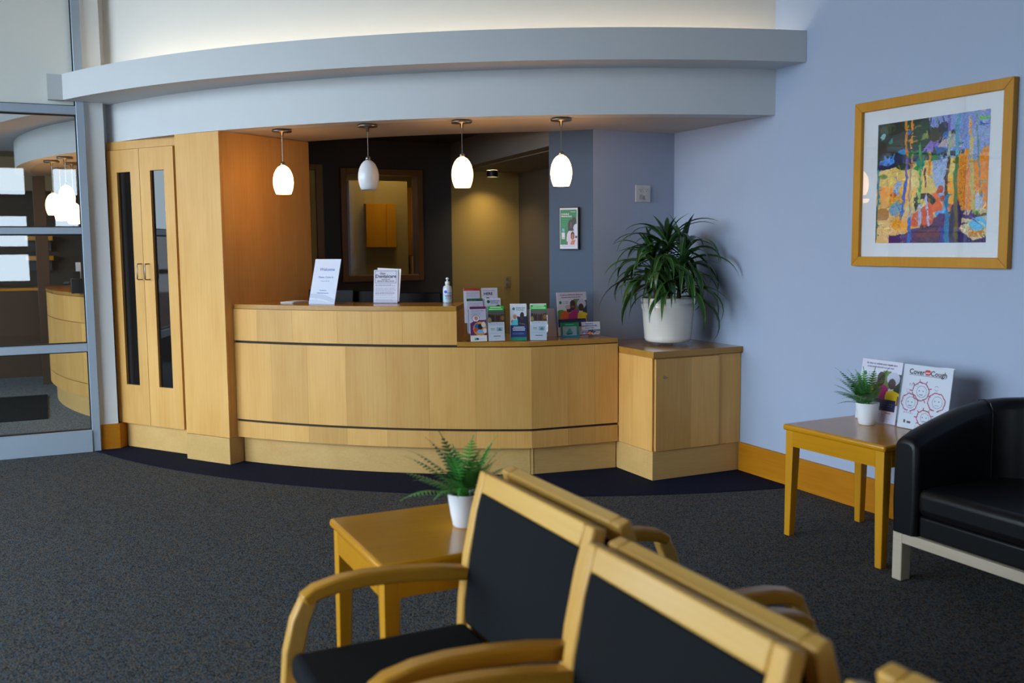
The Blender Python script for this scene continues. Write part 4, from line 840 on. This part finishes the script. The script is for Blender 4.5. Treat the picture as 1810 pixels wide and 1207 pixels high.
dup(ch, (1.418, 2.085, 0), 'far chair of the rear row facing the sofa, mostly hidden behind chair backs', 'waiting room chairs', math.pi)
dup(ch, (1.338, 1.392, 0), 'middle chair of the rear row facing the sofa, two arms showing', 'waiting room chairs', math.pi)
dup(ch, (BX-.03, .69, 0), 'chair corner at the bottom right edge in the row facing the sofa', 'waiting room chairs', math.pi)

# ================================================================ SOFA
so = thing('leather_sofa', 'black leather tub sofa with pale wooden base against the right wall', 'sofa', (3.58, 2.36, 0))
ys0, ys1 = 1.745, 2.985
for x in (3.245, 3.835):
    for y in (ys0, ys1-.05): build(MB().box(x, x+.055, y, y+.05, 0, .213), 'leg', M_pale, so, bevel=.004)
build(MB().box(3.245, 3.30, ys0+.05, ys1-.05, .168, .213), 'front_rail', M_pale, so, bevel=.003)
build(MB().box(3.835, 3.89, ys0+.05, ys1-.05, .168, .213), 'rear_rail', M_pale, so, bevel=.003)
for y in (ys0, ys1-.05): build(MB().box(3.30, 3.835, y, y+.05, .168, .213), 'side_rail', M_pale, so, bevel=.003)
# tub shell swept along a U
path = [(3.235, 2.925), (3.30, 2.925), (3.42, 2.925), (3.55, 2.922)]
cx, cy, rr = 3.60, 2.662, .26
path += [(cx+rr*math.cos(R(a)), cy+rr*math.sin(R(a))) for a in (88, 70, 52, 34, 16, 0)]
half = path+[(3.86, 2.50), (3.86, 2.365)]
full = half+[(x, 2*2.365-y) for x, y in half[-2::-1]]
hts = [.62, .650, .688, .725, .735, .752, .762, .768, .772, .774, .776, .776]; hts = hts+hts[-2::-1]
sh = MB(); sec = [(-1, 0), (-1, .35), (-1, .9), (-.85, .965), (-.45, 1), (.0, 1.008), (.45, 1), (.85, .965), (1, .9), (1, .35), (1, 0)]; ns_ = len(sec)
for i, (x, y) in enumerate(full):
    a = Vector(full[max(i-1, 0)]); b_ = Vector(full[min(i+1, len(full)-1)]); t_ = (b_-a).normalized(); nn = Vector((t_.y, -t_.x)); th_ = .06
    for q, zf in sec:
        bulge = 1+.10*math.sin(math.pi*min(1, zf*1.1)); sh.v.append((x+nn.x*q*th_*bulge, y+nn.y*q*th_*bulge, .213+(hts[i]-.213)*zf))
for i in range(len(full)-1):
    for k in range(ns_-1): sh.f.append((i*ns_+k, i*ns_+k+1, (i+1)*ns_+k+1, (i+1)*ns_+k))
sh.f += [list(range(ns_)), [(len(full)-1)*ns_+k for k in range(ns_)][::-1]]
build(sh, 'tub_shell', M_leather, so, bevel=.02, seg=3)
build(MB().box(3.255, 3.80, 1.87, 2.86, .214, .305), 'seat_base', M_leather, so, bevel=.012, seg=3)
build(MB().box(3.235, 3.80, 1.87, 2.86, .306, .425), 'seat_cushion', M_leather, so, bevel=.035, seg=5)
sm = MB()
for sy in (1, -1):
    i = 5; x, y = full[i]; y = y if sy > 0 else 2*2.365-y
    ang = R(70) if sy > 0 else R(-70); d = Vector((math.cos(ang), math.sin(ang)))
    q = [(x-d.x*.068, y-d.y*.068, .43), (x-d.x*.068, y-d.y*.068, hts[i]-.05), (x-d.x*.045, y-d.y*.045, hts[i]-.005), (x, y, hts[i]+.004), (x+d.x*.045, y+d.y*.045, hts[i]-.005)]
    sm.tube(q, .004, 6)
build(sm, 'seam', M_leather, so)

# ================================================================ OFFICE BEHIND THE COUNTER
def monitor(x, y, w_, h_, ang, label):
    u, v, n = basis((math.cos(R(ang)), math.sin(R(ang))), 6); t = thing('monitor', label, 'monitor', (x, y, .74), 'dark monitors behind the counter')
    p = Vector((x, y, .74+.12))-u*w_/2
    build(MB().obox(p, u, v, n, w_, h_, .03), 'screen_housing', M_screen, t, bevel=.006)
    build(MB().obox(Vector((x, y, .745))-u*.03-n*.05, u, Vector((0, 0, 1)), n, .06, .28, .02), 'neck', M_black, t)
    build(MB().lathe([(0, 0), (.1, 0), (.1, .008), (0, .014)], (x-n.x*.05, y-n.y*.05, .7405), 20), 'foot', M_black, t)
monitor(1.80, 6.72, .34, .29, -38, 'dark monitor behind the slanted welcome sign')
monitor(2.25, 6.35, .46, .27, -38, 'wide dark monitor between the privacy notice and sanitizer bottle')
monitor(2.02, 6.62, .30, .28, -38, 'dark monitor between the welcome sign and privacy notice')
dl = thing('downlight', 'small recessed downlight washing the khaki office wall', 'light', (3.60, 7.88, 2.104))
build(MB().lathe([(.046, -.0005), (.049, -.0005), (.049, -.058), (.046, -.058), (.046, -.0005)], (3.60, 7.88, 2.104), 24, cap=False), 'can', M_black, dl)
build(MB().lathe([(0, -.0008), (.045, -.0008), (.045, -.0025), (0, -.0025)], (3.60, 7.88, 2.104), 24), 'lens', M_down, dl)
# store room seen through the interior window
sr_l = thing('store_room_light', 'warm ceiling lamp of the room behind the interior window', 'light', (3.0, 8.7, 2.5))
build(MB().box(2.75, 3.25, 8.5, 8.8, 2.47, 2.499), 'housing', M_white, sr_l); build(MB().box(2.77, 3.23, 8.52, 8.78, 2.464, 2.4699), 'diffuser', emit('store_lamp_diffuser', (1, .72, .30), 15), sr_l)
pn_ = tag(build(MB().box(2.625, 3.206, 9.0, 9.12, 0, 2.068), 'partition_block', plain('olive_paint', (.34, .25, .10), .7), bevel=.004), 'olive painted partition seen through the interior window', 'partition')
wc = thing('hung_cabinet', 'honey two-leaf cupboard hung on the olive partition behind the window', 'cabinet', (2.92, 8.99, 1.44))
build(MB().box(2.768, 3.068, 8.955, 8.999, 1.438, 1.85), 'body', M_tabZ, wc); build(MB().box(2.770, 2.966, 8.94, 8.9545, 1.44, 1.848), 'door', M_tabZ, wc); build(MB().box(2.970, 3.066, 8.94, 8.9545, 1.44, 1.848), 'door', M_tabZ, wc)
uc = thing('wall_cupboard', 'wide maple cupboard on the far store room wall', 'cabinet', (3.2, 9.8, 1.34))
build(MB().box(2.5, 3.9, 9.82, 10.2, 1.345, 2.06), 'body', M_tabZ, uc)
for x0 in (2.505, 2.86, 3.215, 3.57):
    d = build(MB().box(x0, x0+.345, 9.80, 9.8195, 1.35, 2.055), 'door', M_tabZ, uc); build(MB().tube([(x0+.315, 9.785, 1.40), (x0+.315, 9.785, 1.52)], .006, 6), 'handle', M_nickel, d)
ct = tag(build(MB().box(2.0, XW-.003, 9.5, 10.59, .9, 1.14), 'store_counter', M_maplex), 'store room worktop running below the wide cupboard', 'worktop')
for k, (x, w_) in enumerate(((2.86, .05), (2.93, .04), (3.46, .05))): tag(build(MB().box(x, x+w_, 9.6, 9.66, 1.141, 1.141+(.10, .07, .20)[k]), 'carton', plain('pale_yellow_card', (.75, .55, .22), .7), bevel=.003), ('squat yellow carton at the left of the store room worktop', 'low yellow carton near the middle of the store room worktop', 'tall yellow carton at the right of the store room worktop')[k], 'box')

# ================================================================ NEIGHBOURING ROOM BEHIND THE GLAZED SCREEN
D2, R2 = (4.27, 10.5), 4.26
d2 = thing('curved_counter', 'pale curved counter seen through the glazed screen', 'counter', (.3, 9.8, 0))
def arcs(a): return a
A0, A1 = 171, 211.5
build(MB().ring(D2, R2-.35, R2-.02, A0, A1, .18, 1.04, 40), 'body', M_maple, d2)
build(MB().ring(D2, R2-.3, R2-.05, A0, A1, 0, .18, 40), 'toe_kick', M_mapleh, d2)
for z0, z1 in ((.182, .30), (.306, .818), (.826, 1.042)):
    for k in range(7): build(MB().ring(D2, R2-.015, R2, A0+(A1-A0)*k/7+.01, A0+(A1-A0)*(k+1)/7-.01, z0, z1, 8), 'veneer_panel', M_maple, d2)
build(MB().ring(D2, R2-.42, R2+.004, A0, A1, 1.045, 1.075, 40), 'top', M_maplex, d2, bevel=.002)
S2 = (4.95, 10.6)
struct(build(MB().ring(S2, 4.3, 5.021, 172, 213, 2.205, 2.30, 40), 'soffit_adjacent_underside', M_sunder))
struct(build(MB().ring(S2, 5.02, 5.15, 172, 213, 2.203, 2.45, 40), 'soffit_adjacent', M_white))
struct(build(MB().ring(S2, 5.0, 5.50, 172, 209.5, 2.451, 2.62, 40), 'shelf_adjacent', M_white))
G2 = 'pendant lamps behind the glazed screen'
for (x, y, z0_, lb_) in ((.202, 8.90, 1.785, 'front lit pendant lamp hanging highest behind the glass screen'), (.106, 9.30, 1.74, 'leftmost lit pendant lamp behind the glass screen'), (.181, 10.2, 1.715, 'lowest middle lit pendant lamp behind the glass screen'), (.268, 9.5, 1.67, 'rightmost lit pendant lamp behind the glass screen')):
    pendant(x, y, 2.203, 1, lb_, G2, z0_)
og = thing('desk_organiser', 'black desk organiser and phone on the far curved counter', 'organiser', (.25, 9.0, 1.0755))
build(MB().box(.20, .30, 8.95, 9.05, 1.0755, 1.20), 'tray', M_black, og, bevel=.004); build(MB().box(.215, .275, 9.0, 9.04, 1.20, 1.26), 'pen_box', M_black, og); build(MB().tube([(.15, 9.08, 1.155), (.20, 9.05, 1.16)], .016, 8), 'receiver', M_black, og); build(MB().box(.245, .285, 9.055, 9.065, 1.0755, 1.335), 'card', M_paper, og)
tag(build(MB().box(-.9, -.03, 9.13, 10.64, .0032, .012), 'door_mat', M_mat, bevel=.003), 'dark rectangular mat on the floor behind the glass screen', 'mat')
tag(build(MB().box(-.066, .058, 11.5, 11.62, 0, 2.6), 'timber_post', M_dark, bevel=.004), 'dark timber post in the room behind the glass screen', 'post')
fd = thing('back_counter', 'dark low counter with a honey top in the far room', 'counter', (-1.2, 12.3, 0))
build(MB().box(-3.0, .8, 12.3, 12.7, 0, .985), 'body', M_dark, fd); build(MB().box(-3.0, .8, 12.27, 12.7, .985, 1.015), 'top', M_tabY, fd)
for z in (1.32, 1.55):
    s_ = thing('wall_shelf', 'upper honey wall shelf behind the timber post' if z > 1.4 else 'lower honey wall shelf behind the timber post', 'shelf', (-.05, 12.75, z), 'far room wall shelves')
    build(MB().box(-.18, .11, 12.62, 12.899, z, z+.05), 'board', M_tabY, s_); build(MB().box(-.16, .09, 12.75, 12.899, z-.12, z-.0005), 'bracket_box', M_char, s_)
struct(build(MB().box(-5, 1.28, 12.6, 12.9, 2.12, 2.5), 'trim_far_bulkhead', plain('tan_bulkhead_paint', (.26, .20, .11), .7)))
struct(build(MB().box(-5, 1.28, 12.86, 12.9, 1.02, 2.12), 'trim_far_panel', plain('dark_umber_paint', (.05, .038, .026), .7)))
